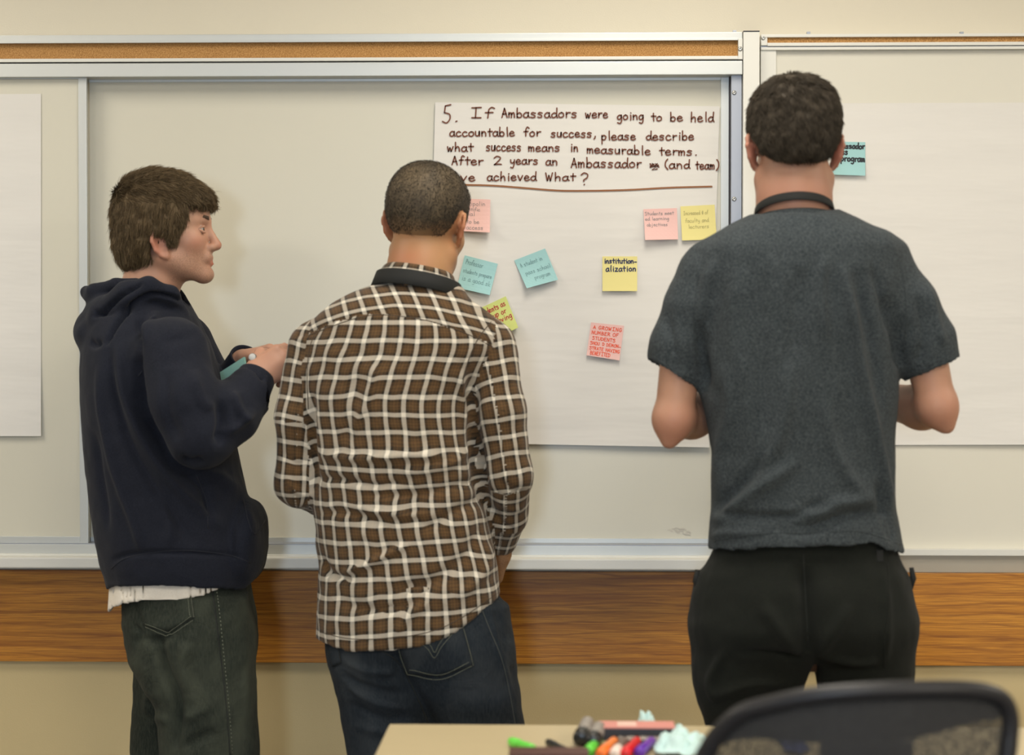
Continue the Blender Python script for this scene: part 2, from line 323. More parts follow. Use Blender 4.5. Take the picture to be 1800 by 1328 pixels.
def ribbon_mesh(lines, width, f3d):
    """lines: 2-D polylines; f3d maps (n,2)->(n,3)."""
    vs, fs = [], []
    for p in lines:
        p = np.asarray(p, float)
        if len(p) < 2: continue
        t = np.gradient(p, axis=0); t /= np.linalg.norm(t, axis=1)[:, None]+1e-9; n = np.stack([-t[:, 1], t[:, 0]], 1)*width/2
        q = np.vstack([p[:1]-t[:1]*width*.45, p, p[-1:]+t[-1:]*width*.45]); nn = np.vstack([n[:1]*.45, n, n[-1:]*.45])
        b = len(vs); A = f3d(q+nn); B = f3d(q-nn)
        for a_, b_ in zip(A, B): vs += [a_, b_]
        fs += [(b+2*i, b+2*i+2, b+2*i+3, b+2*i+1) for i in range(len(q)-1)]
    return vs, fs
def words_px(items, xh):
    out = []
    for it in items:
        text, u0, u1, base = it[:4]; h = it[4] if len(it) > 4 else xh; slope = it[5] if len(it) > 5 else 0
        st, wd = strokes(text); k = (u1-u0)/wd
        for p in st: out.append(np.stack([u0+p[:, 0]*k, base-p[:, 1]*h+p[:, 0]*k*slope], 1))
    return out

vs, fs = [], []
for i, s_ in enumerate(SM):
    v_, f_ = ribbon_mesh([s_], 1.8, lambda q: np.array([P(a, b, YM+.0036-.00008*i) for a, b in q])); fs += [tuple(k+len(vs) for k in f) for f in f_]; vs += v_
link_mesh('smudge', vs, fs, mat('old_ink_smudge', (.57, .535, .455), .6), lu)
# ------------------------------------------------------------------ chart sheets
def sheet(name, label, corners, Yp, curl=.006, group=None, cat='paper', nx=20, nz=44, folds=()):
    tl, tr, br, bl = [np.array(c, float) for c in corners]; vs = []; fs = []
    for j in range(nz+1):
        for i in range(nx+1):
            u, v_ = i/nx, j/nz; q = (tl*(1-u)+tr*u)*(1-v_)+(bl*(1-u)+br*u)*v_
            lift = curl*(v_**8)+.0015*math.sin(u*7+v_*5)*math.sin(v_*11)*v_+.0006*abs(2*u-1)**10*v_
            vs.append(P(q[0], q[1], Yp-.0022-max(lift, -.0012)))
    for j in range(nz):
        for i in range(nx):
            a = j*(nx+1)+i; fs.append((a, a+nx+1, a+nx+2, a+1))
    o = link_mesh(name, vs, fs, M_paper, None, False); md = o.modifiers.new('solid', 'SOLIDIFY'); md.thickness = .0004; md.offset = -1
    return tag(o, label, cat, group)
YS = YM+.004
main = sheet('flip_chart_sheet', 'white flip chart sheet bearing the handwritten question about ambassadors', [(765, 180), (1265, 187), (1247, 787), (750, 778)], YS-.0045, .005)
sheet('flip_chart_sheet', 'blank flip chart sheet cut off by the left picture edge', [(-428, 168), (72, 165), (72, 767), (-428, 768)], YL+.004, .005)
leftsheet = [o for o in COL.objects if o.name.startswith('flip_chart_sheet')][-1]
MB().box(X(-426, YL), X(71, YL), YL-.0012, YL-.0002, Z(30, 732.6, YL), Z(30, 731.2, YL)).done('perforation', mat('crease', (.55, .52, .47), .8), leftsheet)
YRs = YR+.012
sheet('flip_chart_sheet', 'nearly blank flip chart sheet at the right behind the man in the t-shirt', [(1380, 182), (1885, 180), (1885, 782), (1380, 783)], YRs, .005)
k_ = 3.396; W = lambda t, a, b, base, h=28, sl=0: (t, 750+a/k_, 750+b/k_, 160+base/k_, h/k_, sl)
items = [W('5.', 90, 190, 182, 52), W('If', 262, 402, 160, 33), W('Ambassadors', 447, 900, 158, 30), W('were', 947, 1083, 160), W('going', 1137, 1297, 172), W('to', 1340, 1405, 178), W('be', 1453, 1530, 180), W('held', 1577, 1715, 183, 30),
 W('accountable', 138, 527, 270), W('for', 580, 682, 270), W('success,', 742, 1010, 276), W('please', 1042, 1250, 292), W('describe', 1310, 1597, 293), W('what', 122, 278, 360), W('success', 355, 565, 358, 30), W('means', 608, 797, 360),
 W('in', 857, 905, 360), W('measurable', 957, 1337, 370, 28, .03), W('terms.', 1388, 1615, 383), W('After', 150, 338, 440), W('2', 398, 450, 440), W('years', 498, 667, 438), W('an', 712, 782, 443), W('Ambassador', 862, 1282, 457, 31),
 W('(and', 1415, 1572, 462), W('team)', 1605, 1742, 466), W('have', 105, 292, 537), W('achieved', 362, 655, 535), W('What', 710, 890, 535, 26), W('?', 918, 966, 560, 40)]
lines = words_px(items, 8)
f_main = lambda Y: (lambda q: np.array([P(a, b, Y) for a, b in q]))
YW = YS-.0045-.0022-.0022
vs, fs = ribbon_mesh(lines, 2.5, f_main(YW)); link_mesh('handwriting', vs, fs, M_brown, main)['label'] = 'brown marker handwriting'
scr = [np.array([(1143+i*1.0, 288+(5 if i % 2 else 0)+math.sin(i)*1.5) for i in range(16)]), np.array([(1143, 294), (1157, 291), (1146, 299), (1155, 297)])]
vs, fs = ribbon_mesh(scr, 2.6, f_main(YW)); link_mesh('scribble', vs, fs, M_brown, main)
un = catmull([(775, 324), (815, 325), (868, 326.5), (927, 331), (980, 335), (1030, 335.5), (1103, 334), (1177, 330), (1251, 328)], 8)
vs, fs = ribbon_mesh([un], 3.0, f_main(YW)); link_mesh('underline', vs, fs, mat('ochre_marker_ink', (.26, .10, .03), .6), main)

# ------------------------------------------------------------------ sticky notes
def note(label, corners, m, Yp, text, inkm, pen, lift=.010, twist=0., group='sticky notes on the charts'):
    tl, tr, br, bl = [np.array(c, float) for c in corners]; n = 8
    def surf(u, v_, off=0.0):
        q = (tl*(1-u)+tr*u)*(1-v_)+(bl*(1-u)+br*u)*v_
        return P(q[0], q[1], Yp-.0008-lift*v_**2*(1+twist*(u-.5)*2)-off)
    vs = [surf(i/n, j/n) for j in range(n+1) for i in range(n+1)]; fs = [(j*(n+1)+i, (j+1)*(n+1)+i, (j+1)*(n+1)+i+1, j*(n+1)+i+1) for j in range(n) for i in range(n)]
    o = link_mesh('sticky_note', vs, fs, m, None, False); md = o.modifiers.new('solid', 'SOLIDIFY'); md.thickness = .0002; md.offset = -1
    tag(o, label, 'sticky note', group)
    out = []
    for (t, u0, u1, vb, h) in text:
        st, wd = strokes(t, .06); k = (u1-u0)/wd
        for p in st: out.append(np.stack([u0+p[:, 0]*k, vb-p[:, 1]*h], 1))
    vs, fs = ribbon_mesh(out, pen/60, lambda q: np.array([surf(min(max(a, 0), 1), min(max(b, 0), 1), .0006) for a, b in q]))
    c = link_mesh('writing', vs, fs, inkm, o); return o
YN = YS-.0045-.0022-.002
note('pink sticky note half hidden behind the shaved head', [(803, 349), (862, 351), (861, 409), (802, 406)], N_pink, YN, [('multipolin', .1, .85, .2, .07), ('scientific', .1, .7, .37, .06), ('goal', .2, .55, .52, .07), ('to be', .3, .68, .75, .07), ('access', .3, .8, .93, .07)], I_grey, .9, .014, .4)
note('pink sticky note with pencil text beside the plain yellow note, upper right', [(1131, 368), (1190, 366), (1192, 421), (1134, 422)], N_pink, YN, [('Students meet', .04, .9, .2, .06), ('ed learning', .04, .75, .37, .06), ('objectives', .08, .7, .56, .06)], I_grey, .9, .014, -.3)
note('yellow sticky note with faint pencil text touching the grey shirt shoulder', [(1196, 363), (1256, 360), (1260, 421), (1199, 423)], N_yel, YN, [('Increased # of', .08, .8, .26, .06), ('faculty and', .12, .8, .48, .06), ('lecturers', .2, .8, .66, .06)], I_olive, .9, .008)
note('blue sticky note tilted clockwise next to the plaid shirt collar', [(817, 449), (875, 464), (861, 519), (803, 506)], N_blue, YN, [('Professor', .08, .6, .24, .085), ('students prepare', .06, .93, .5, .07), ('is a good sk', .08, .95, .74, .08)], I_greyb, .9, .012, .3)
note('blue sticky note tilted counterclockwise in the middle of the chart', [(904, 458), (958, 437), (981, 492), (926, 507)], N_blue, YN, [('A student in', .1, .8, .3, .075), ('pass school', .15, .95, .58, .07), ('program', .35, .85, .8, .07)], I_greyb, .9, .014, -.4)
note('yellow sticky note lettered institutionalization in dark blue', [(1059, 451), (1120, 451), (1120, 512), (1059, 512)], N_yel, YN, [('institution-', .05, .99, .2, .082), ('alization', .1, .97, .43, .09)], I_navy, 1.9, .007)
note('lime green sticky note with red writing above the plaid shoulder', [(838, 545), (889, 521), (911, 576), (861, 601)], N_grn, YN, [('Students as', .02, .9, .24, .09), ('group or', .12, .84, .44, .09), ('by having', .1, .95, .64, .09)], I_red, 1.4, .010)
note('pink sticky note with orange capital letters, lowest on the chart', [(1039, 567), (1097, 573), (1089, 634), (1031, 625)], N_pink, YN, [('A GROWING', .08, .95, .18, .055), ('NUMBER OF', .06, .88, .34, .055), ('STUDENTS', .1, .8, .5, .052), ('SHOULD DEMON-', .06, .99, .65, .05), ('STRATE HAVING', .06, .97, .8, .05), ('BENEFITED', .1, .7, .95, .06)], I_orange, 1.1, .008)
note('blue sticky note on the right chart beside the dark haired man', [(1462, 249), (1521, 250), (1521, 309), (1462, 307)], N_blue, YRs-.0022, [('Ambassador', .0, .99, .2, .09), ('ness', .12, .48, .38, .10), ('program', .27, .99, .58, .10)], I_black, 2.6, .010)
# ------------------------------------------------------------------ implicit-surface modelling kit (surface nets)
def axis(lo, hi, h, fine=()):
    out = [lo]
    while out[-1] < hi:
        s = h
        for a, b, hf in fine:
            if a <= out[-1] <= b: s = min(s, hf)
        out.append(out[-1]+s)
    return np.array(out)
def smin(a, b, k):
    if k <= 0: return np.minimum(a, b)
    h = np.maximum(k-np.abs(a-b), 0)/k; return np.minimum(a, b)-h*h*k*.25
class Field:
    def __init__(s, xs, ys, zs): s.x, s.y, s.z = xs, ys, zs; s.F = np.full((len(xs), len(ys), len(zs)), .5, np.float32)
    def sub(s, lo, hi, pad):
        sl = tuple(slice(max(0, np.searchsorted(a, l-pad)-1), min(len(a), np.searchsorted(a, h+pad)+1)) for a, l, h in zip((s.x, s.y, s.z), lo, hi))
        return sl, s.x[sl[0]][:, None, None], s.y[sl[1]][None, :, None], s.z[sl[2]][None, None, :]
    def add(s, prim, k=.01):
        fn, lo, hi = prim; sl, x, y, z = s.sub(lo, hi, k+.03)
        if min(a.stop-a.start for a in sl) < 1: return s
        s.F[sl] = smin(s.F[sl], fn(x, y, z).astype(np.float32), k); return s
    def cut(s, prim, k=0):
        fn, lo, hi = prim; sl, x, y, z = s.sub(lo, hi, k+.03)
        s.F[sl] = -smin(-s.F[sl], fn(x, y, z).astype(np.float32), k); return s
    def clip(s, fn):
        s.F = np.maximum(s.F, fn(s.x[:, None, None], s.y[None, :, None], s.z[None, None, :]).astype(np.float32)); return s
    def mesh(s, smooth=1):
        F = s.F; nx, ny, nz = F.shape; neg = F < 0; c = [slice(0, -1), slice(1, None)]
        cnt = np.zeros((nx-1, ny-1, nz-1), np.int8)
        for i in c:
            for j in c:
                for k in c: cnt += neg[i, j, k]
        act = (cnt > 0) & (cnt < 8); I = np.argwhere(act); idx = np.full(act.shape, -1, np.int64); idx[act] = np.arange(len(I))
        ax = (s.x, s.y, s.z); acc = np.zeros((len(I), 3)); num = np.zeros(len(I))
        for d in range(3):
            o1, o2 = [q for q in range(3) if q != d]
            for e1 in (0, 1):
                for e2 in (0, 1):
                    A = I.copy(); A[:, o1] += e1; A[:, o2] += e2; B = A.copy(); B[:, d] += 1
                    fa = F[tuple(A.T)]; fb = F[tuple(B.T)]; m = (fa < 0) != (fb < 0); t = np.where(m, fa/np.where(m, fa-fb, 1), 0)
                    p = np.stack([ax[q][A[:, q]] for q in range(3)], 1); p[:, d] += t*(ax[d][B[:, d]]-ax[d][A[:, d]])
                    acc += p*m[:, None]; num += m
        V = acc/num[:, None]; Q = []
        for d in range(3):
            o1, o2 = (d+1) % 3, (d+2) % 3
            sa = [slice(None)]*3; sb = [slice(None)]*3; sa[d] = slice(0, -1); sb[d] = slice(1, None)
            ch = neg[tuple(sa)] != neg[tuple(sb)]; E = np.argwhere(ch)
            E = E[(E[:, o1] > 0) & (E[:, o2] > 0) & (E[:, o1] < F.shape[o1]-1) & (E[:, o2] < F.shape[o2]-1)]
            ins = neg[tuple(E.T)]; q = []
            for a, b in ((-1, -1), (0, -1), (0, 0), (-1, 0)):
                T = E.copy(); T[:, o1] += a; T[:, o2] += b; q.append(idx[tuple(T.T)])
            q = np.stack(q, 1); q[~ins] = q[~ins][:, ::-1]; Q.append(q)
        Q = np.vstack(Q)
        for _ in range(smooth):
            a = np.zeros_like(V); n = np.zeros(len(V))
            for i in range(4):
                for j in (1, 3):
                    np.add.at(a, Q[:, i], V[Q[:, (i+j) % 4]]); np.add.at(n, Q[:, i], 1)
            V = V*.45+a/np.maximum(n, 1)[:, None]*.55
        return V, Q
def vnormals(V, Q):
    n = np.cross(V[Q[:, 2]]-V[Q[:, 0]], V[Q[:, 3]]-V[Q[:, 1]]); out = np.zeros_like(V)
    for i in range(4): np.add.at(out, Q[:, i], n)
    return out/(np.linalg.norm(out, axis=1)[:, None]+1e-12)
# primitives -> (function, lo, hi)
def cone(a, b, r1, r2, sq=None):
    a = np.array(a, float); b = np.array(b, float); ba = b-a; L2 = max(ba @ ba, 1e-9); r = max(r1, r2)
    def fn(x, y, z):
        t = np.clip(((x-a[0])*ba[0]+(y-a[1])*ba[1]+(z-a[2])*ba[2])/L2, 0, 1)
        return np.sqrt((x-a[0]-t*ba[0])**2+(y-a[1]-t*ba[1])**2+(z-a[2]-t*ba[2])**2)-(r1+(r2-r1)*t)
    return fn, np.minimum(a, b)-r, np.maximum(a, b)+r
def chain(F, pts, rad, k=.01):
    for i in range(len(pts)-1): F.add(cone(pts[i], pts[i+1], rad[i], rad[i+1]), k)
def ell(c, r, R=None, n=2.0):
    c = np.array(c, float); r = np.array(r, float); R = np.eye(3) if R is None else R; m = np.abs(R) @ r
    def fn(x, y, z):
        dx, dy, dz = x-c[0], y-c[1], z-c[2]
        q = [R[0, i]*dx+R[1, i]*dy+R[2, i]*dz for i in range(3)]
        k0 = (np.abs(q[0]/r[0])**n+np.abs(q[1]/r[1])**n+np.abs(q[2]/r[2])**n)**(1/n)
        k1 = np.sqrt((q[0]/r[0]**2)**2+(q[1]/r[1]**2)**2+(q[2]/r[2]**2)**2)
        return k0*(k0-1)/(k1+1e-6)
    return fn, c-m*1.05, c+m*1.05
def hermite(zq, z, v):
    o = np.argsort(z); z = np.array(z)[o]; v = np.array(v, float)[o]; h = np.diff(z); d = np.diff(v)/h
    m = np.concatenate([[d[0]], np.where(d[:-1]*d[1:] > 0, 2*d[:-1]*d[1:]/(d[:-1]+d[1:]+1e-12), 0), [d[-1]]])
    i = np.clip(np.searchsorted(z, zq)-1, 0, len(h)-1); t = np.clip((zq-z[i])/h[i], 0, 1)
    return (2*t**3-3*t**2+1)*v[i]+(t**3-2*t**2+t)*h[i]*m[i]+(-2*t**3+3*t**2)*v[i+1]+(t**3-t**2)*h[i]*m[i+1]
def loft(rows, Y0, shrink=0.0, n=2.3, zclip=True):
    """rows: (py, pxL, pxR, half depth, dY)"""
    T = []
    for r in rows:
        py, l, rr, b = r[:4]; dy = r[4] if len(r) > 4 else 0; A, B = P(l, py, Y0), P(rr, py, Y0)
        T.append(((A[2]+B[2])/2, (A[0]+B[0])/2, (B[0]-A[0])/2-shrink, b-shrink, Y0+dy))
    T = np.array(T); z = T[:, 0]; zmin, zmax = z.min(), z.max()
    def sect(zq): return [hermite(zq, z, T[:, i]) for i in (1, 2, 3, 4)]
    def fn(x, y, zq):
        cx, a, b, cy = sect(zq); a = np.maximum(a, .008); b = np.maximum(b, .008); dx, dy = x-cx, y-cy
        r = (np.abs(dx/a)**n+np.abs(dy/b)**n)**(1/n); p = np.sqrt(dx*dx+dy*dy)
        d = np.where(r > .05, p*(1-1/np.maximum(r, .05)), -np.minimum(a, b))
        return np.maximum(d, np.maximum(zq-zmax, zmin-zq))
    ma = T[:, 2].max(); mb = T[:, 3].max()
    fn.sect = sect
    return fn, np.array([(T[:, 1]-T[:, 2]).min(), (T[:, 4]-T[:, 3]).min(), zmin]), np.array([(T[:, 1]+T[:, 2]).max(), (T[:, 4]+T[:, 3]).max(), zmax])
def to_obj(name, V, Q, m, parent=None, uv=None, attrs=None):
    me = bpy.data.meshes.new(name); nv, nf = len(V), len(Q)
    me.vertices.add(nv); me.vertices.foreach_set('co', V.astype(np.float32).ravel()); me.loops.add(nf*4); me.loops.foreach_set('vertex_index', Q.astype(np.int32).ravel())
    me.polygons.add(nf); me.polygons.foreach_set('loop_start', np.arange(0, nf*4, 4, dtype=np.int32)); me.polygons.foreach_set('use_smooth', np.ones(nf, bool))
    me.update(calc_edges=True)
    if uv is not None: me.uv_layers.new(name='cloth').data.foreach_set('uv', uv.astype(np.float32).ravel())
    for k, a in (attrs or {}).items(): me.attributes.new(k, 'FLOAT', 'POINT').data.foreach_set('value', a.astype(np.float32))
    me.materials.append(m); o = bpy.data.objects.new(name, me); COL.objects.link(o)
    if parent is not None: o.parent = parent
    return o
def bvh_of(V, Q): return BVHTree.FromPolygons([tuple(v) for v in V], [tuple(int(i) for i in q) for q in Q])
def hit(bvh, px, py, off=.0):
    d = Vector(ray(px, py)).normalized(); r = bvh.ray_cast(Vector(CAM), d)
    if r[0] is None: return None
    n = r[1] if r[1].dot(d) < 0 else -r[1]
    return r[0]+n*off, n
def lattice(Vp, scale, seed):
    """smooth value noise -1..1 at points"""
    g = np.random.default_rng(seed).uniform(-1, 1, (32, 32, 32)); p = Vp*scale; i = np.floor(p).astype(int); f = p-i; f = f*f*(3-2*f); i %= 32; j = (i+1) % 32; out = 0
    for a in (0, 1):
        for b in (0, 1):
            for c in (0, 1):
                wgt = (f[:, 0] if a else 1-f[:, 0])*(f[:, 1] if b else 1-f[:, 1])*(f[:, 2] if c else 1-f[:, 2])
                out = out+wgt*g[(j if a else i)[:, 0], (j if b else i)[:, 1], (j if c else i)[:, 2]]
    return out
def folds(V, Nn, lst, Y0, gain=1.0):
    """lst: (pixel polyline, amplitude mm, width px). Ridge (+) or valley (-) across the cloth facing the camera side."""
    px = np.stack([V[:, 0], V[:, 2]], 1); h = np.zeros(len(V)); face = np.clip(-Nn[:, 1]*1.6+.25, 0, 1)
    for pts, amp, wd in lst:
        pl = catmull(pts, 5); q = np.array([P(a, b, Y0-.1)[[0, 2]] for a, b in pl]); wm = wd/ppm(Y0-.1)
        m = np.where((px[:, 0] > q[:, 0].min()-3*wm) & (px[:, 0] < q[:, 0].max()+3*wm) & (px[:, 1] > q[:, 1].min()-3*wm) & (px[:, 1] < q[:, 1].max()+3*wm))[0]
        if not len(m): continue
        best = np.full(len(m), 9.); tt = np.zeros(len(m)); n = len(q)-1
        for i in range(n):
            a, b = q[i], q[i+1]; ba = b-a; t = np.clip(((px[m]-a) @ ba)/max(ba @ ba, 1e-9), 0, 1); d = np.linalg.norm(px[m]-a-t[:, None]*ba, axis=1)
            u = d < best; best[u] = d[u]; tt[u] = ((i+t)/n)[u]
        taper = np.clip(np.minimum(tt, 1-tt)*5, 0, 1)**.7*.85+.15
        h[m] += 1.7*amp*.001*np.exp(-(best/wm)**2)*taper
    return h*face*gain
def tube_on(bvh, pts, rad, name, m, parent, off=.0, n=6, sub=5, up=None):
    out = []
    for a, b in catmull(pts, sub):
        r = hit(bvh, a, b, off)
        if r is not None:
            if out and (r[0]-out[-1]).length > .035: break
            out.append(r[0])
    if len(out) < 3: return None
    return MB().tube(out, rad, n).done(name, m, parent, True)
def stitch_on(bvh, pts, name, m, parent, off=.0012, gap=.0036, ln=.0022, rad=.0006):
    """a run of separate stitches, one part"""
    out = []
    for a, b in catmull(pts, 14):
        r = hit(bvh, a, b, off)
        if r is not None: out.append(np.array(r[0]))
    if len(out) < 3: return
    out = np.array(out); s = np.concatenate([[0], np.cumsum(np.linalg.norm(np.diff(out, axis=0), axis=1))]); mb = MB(); t = 0
    g = lambda u: [np.interp(u, s, out[:, i]) for i in range(3)]
    while t+ln < s[-1]: mb.tube([g(t), g(t+ln)], rad, 4); t += gap
    o = mb.done(name, m, parent); o['kind'] = 'stuff'; return o
def patch_on(bvh, quad, name, m, parent, off=.002, nu=10, nv=10, bulge=0.0, sides=None):
    """cloth patch: quad tl,tr,br,bl in pixels laid on the surface"""
    tl, tr, br, bl = [np.array(c, float) for c in quad]; vs, fs = [], []; last = None
    for j in range(nv+1):
        for i in range(nu+1):
            u, v = i/nu, j/nv; vv = v
            q = (tl*(1-u)+tr*u)*(1-vv)+(bl*(1-u)+br*u)*vv
            if sides: q = q+np.array([0, sides])*(1-abs(2*u-1))*v
            r = hit(bvh, q[0], q[1], off+bulge*math.sin(u*math.pi)*math.sin(v*math.pi))
            if r is None: vs.append(last if last is not None else P(q[0], q[1], -.7)); continue
            last = r[0]; vs.append(last)
    for j in range(nv):
        for i in range(nu): a = j*(nu+1)+i; fs.append((a, a+nu+1, a+nu+2, a+1))
    o = link_mesh(name, vs, fs, m, parent, True); md = o.modifiers.new('solid', 'SOLIDIFY'); md.thickness = .0024; md.offset = 1
    W1 = nu+1; edge = [vs[j*W1] for j in range(nv+1)]+[vs[nv*W1+i] for i in range(1, W1)]+[vs[j*W1+nu] for j in range(nv-1, -1, -1)]
    e2 = MB().tube([Vector(tuple(q)) for q in edge], .0012, 6).done('pocket_fold', C_threadd, None, True); e2.parent = o; return o
def ring(name, m, parent, c, rx, ry, h, flare=0.0, th=.004, tilt=(0, 0), yaw=0, n=48, a0=0, a1=2*math.pi, wav=0, uvs=None, prof=None):
    """cloth band round an axis through c; tilt about x then y"""
    R = np.array(Matrix.Rotation(tilt[0], 3, 'X') @ Matrix.Rotation(tilt[1], 3, 'Y') @ Matrix.Rotation(yaw, 3, 'Z')); c = np.array(c)
    prof = prof or [(0, -h/2), (flare*.5, 0), (flare, h/2), (flare-th*.5, h/2+th*.4), (flare-th, h/2), (flare*.5-th, 0), (-th, -h/2), (-th*.5, -h/2-th*.3)]
    full = abs(a1-a0-2*math.pi) < 1e-6; k = n if full else n+1; vs, fs, uv = [], [], []
    for i in range(k):
        a = a0+(a1-a0)*i/n
        for dr, dz in prof:
            vs.append(c+R @ np.array([(rx+dr)*math.cos(a), (ry+dr)*math.sin(a), dz+wav*math.sin(3*a)]))
    p = len(prof)
    for i in range(n):
        for j in range(p):
            a, b = i*p, ((i+1) % k)*p; fs.append((a+j, b+j, b+(j+1) % p, a+(j+1) % p))
            t0, t1 = (a0+(a1-a0)*i/n)*rx, (a0+(a1-a0)*(i+1)/n)*rx; v0, v1 = prof[j][1], prof[(j+1) % p][1]
            uv += [(t0, v0), (t1, v0), (t1, v1), (t0, v1)]
    if not full: fs.append(tuple(range(p))); fs.append(tuple(reversed(range((k-1)*p, k*p)))); uv += [(0, 0)]*(2*p)
    o = link_mesh(name, [tuple(q) for q in vs], fs, m, parent, True)
    o.data.uv_layers.new(name='cloth').data.foreach_set('uv', np.array(uv, np.float32).ravel()); return o

# ---- head, hand, body builders
def rotm(yaw, pitch=0, roll=0):
    """columns forward, side(right), up; yaw measured from +X towards +Y"""
    f = Vector((math.cos(yaw)*math.cos(pitch), math.sin(yaw)*math.cos(pitch), math.sin(pitch))); s = f.cross(Vector((0, 0, 1))).normalized(); u = s.cross(f)
    q = Matrix.Rotation(roll, 3, f); s = q @ s; u = q @ u
    return np.array([list(f), list(s), list(u)]).T
def head(F, o, R, sc=1.0, nose=1.0, ez=0.0):
    o = np.array(o); W_ = lambda f, s, u: o+R @ (np.array([f, s, u])*sc); r_ = lambda *a: np.array(a)*sc
    F.add(ell(W_(-.006, 0, .048), r_(.096, .075, .084), R, 2.15), .01)
    F.add(ell(W_(.05, 0, .045), r_(.047, .060, .055), R, 2.2), .02)
    F.add(ell(W_(.045, 0, -.02), r_(.045, .056, .05), R), .02)
    F.add(ell(W_(.03, 0, -.05), r_(.05, .05, .045), R), .02)
    for s in (-1, 1):
        F.add(cone(W_(.0, s*.052, -.045), W_(.074, s*.014, -.088), .017*sc, .016*sc), .022)
        F.add(ell(W_(.058, s*.038, -.014), r_(.022, .02, .018), R), .018)
        F.add(cone(W_(.088, s*.006, .026), W_(.072, s*.042, .03), .010*sc, .009*sc), .012)
    F.add(ell(W_(.080, 0, -.088), r_(.015, .018, .013), R), .014)
    for s in (-1, 1): F.cut(ell(W_(.096, s*.033, .008), r_(.014, .018, .011), R), .014)
    F.add(cone(W_(.090, 0, .018), W_(.109*nose, 0, -.026), .0072*sc, .0092*sc), .008)
    F.add(cone(W_(.094, 0, -.034), W_(.107*nose, 0, -.028), .008*sc, .009*sc), .008)
    for s in (-1, 1): F.add(ell(W_(.096, s*.013, -.031), r_(.011, .0075, .008), R), .006); 0
    F.add(cone(W_(.087, -.016, -.052), W_(.087, .016, -.052), .009*sc, .009*sc), .012)
    for s in (-1, 1):
        F.add(cone(W_(.0945, s*.003, -.0535), W_(.085, s*.021, -.058), .0048*sc, .003*sc), .004)
        F.add(cone(W_(.0925, s*.001, -.0645), W_(.085, s*.017, -.061), .0056*sc, .003*sc), .004)
    F.cut(cone(W_(.101, -.018, -.0588), W_(.101, .018, -.0588), .0035*sc, .0035*sc), .004)
    for s in (-1, 1):   # eyeball lids
        F.add(ell(W_(.0745, s*.032, .008), r_(.0112, .0140, .0105), R), .003)
    ears(F, o, R, sc, ez)
def ears(F, o, R, sc=1.0, ez=0.0):
    o = np.array(o)+R[:, 2]*ez
    for s in (-1, 1):
        q = lambda f, h, out: o+R @ (np.array([f+.006, s*(.0665+out*.95), h])*sc)
        arc = [(.006, .008, .004), (.004, .026, .008), (-.008, .034, .013), (-.020, .028, .018), (-.024, .010, .019), (-.018, -.010, .014), (-.008, -.022, .008), (.002, -.026, .003), (.005, -.016, .001)]
        for a, b in zip(arc, arc[1:]): F.add(cone(q(*a), q(*b), .0042*sc, .0042*sc), .003)
        F.add(ell(q(-.008, .004, .006), np.array([.016, .0045, .027])*sc, R @ np.array(Matrix.Rotation(-s*.44, 3, 'Z'))), .003)
        F.add(ell(q(.0, -.022, .003), np.array([.008, .0045, .008])*sc, R), .004)
        F.cut(ell(q(-.006, .006, .012), np.array([.009, .006, .014])*sc, R), .003)
        F.add(cone(q(.006, .004, .004), q(.004, -.008, .003), .004*sc, .0035*sc), .003)
def hand(F, w_, d, nb, thumb, curl=(40, 50, 30), sc=1.0, spread=.25, tcurl=0.3, palm=None):
    """w_: wrist, d: towards knuckles, nb: back-of-hand normal, thumb: +1/-1 side of d x nb"""
    w_ = np.array(w_, float); d = np.array(d, float); d /= np.linalg.norm(d); nb = np.array(nb, float); nb -= d*(nb @ d); nb /= np.linalg.norm(nb); t = np.cross(d, nb)*thumb
    fl = ((.030, .045, .026, .020), (.010, .050, .030, .021), (-.010, .046, .028, .020), (-.029, .036, .021, .018)); kn = []
    for i, (off, a, b, c) in enumerate(fl):
        K = w_+(d*(.088-.006*abs(i-1.2))+t*off*.95)*sc; kn.append(K)
        F.add(cone(w_+t*off*.55*sc+d*.01*sc, K, .0145*sc, .0105*sc), .012)
        ang = 0; p = K; cu = curl[i] if isinstance(curl[0], (tuple, list)) else curl; dirf = d+t*spread*off*6; dirf /= np.linalg.norm(dirf)
        for ln, cg, r0, r1 in zip((a, b, c), cu, (.0098, .0088, .0078), (.0088, .0078, .0068)):
            ang += math.radians(cg); v = dirf*math.cos(ang)-nb*math.sin(ang); e = p+v*ln*sc
            k = .93 if i == 3 else 1
            F.add(cone(p, e, r0*sc*k, r1*sc*k), .003); p = e
    F.add(ell(w_+(d*.045-nb*.004)*sc, (.036*sc,)*3, None) if False else cone(w_+d*.03*sc-nb*.004, w_+d*.06*sc-nb*.004, .019*sc, .017*sc), .014)
    a = w_+(d*.018+t*.018-nb*.006)*sc; b = a+(d*.034+t*.024-nb*.014)*sc
    cdir = d*(1-tcurl)*.9+t*(.25-tcurl*.5)-nb*(.25+tcurl); cdir /= np.linalg.norm(cdir); c = b+cdir*.032*sc; e = c+(cdir*.7+d*.2-t*.35*tcurl)*.026*sc
    F.add(cone(a, b, .0165*sc, .0125*sc), .012); F.add(cone(b, c, .0115*sc, .0105*sc), .004); F.add(cone(c, e, .0105*sc, .0085*sc), .003)
    return dict(kn=kn, thumb=(b, c, e))
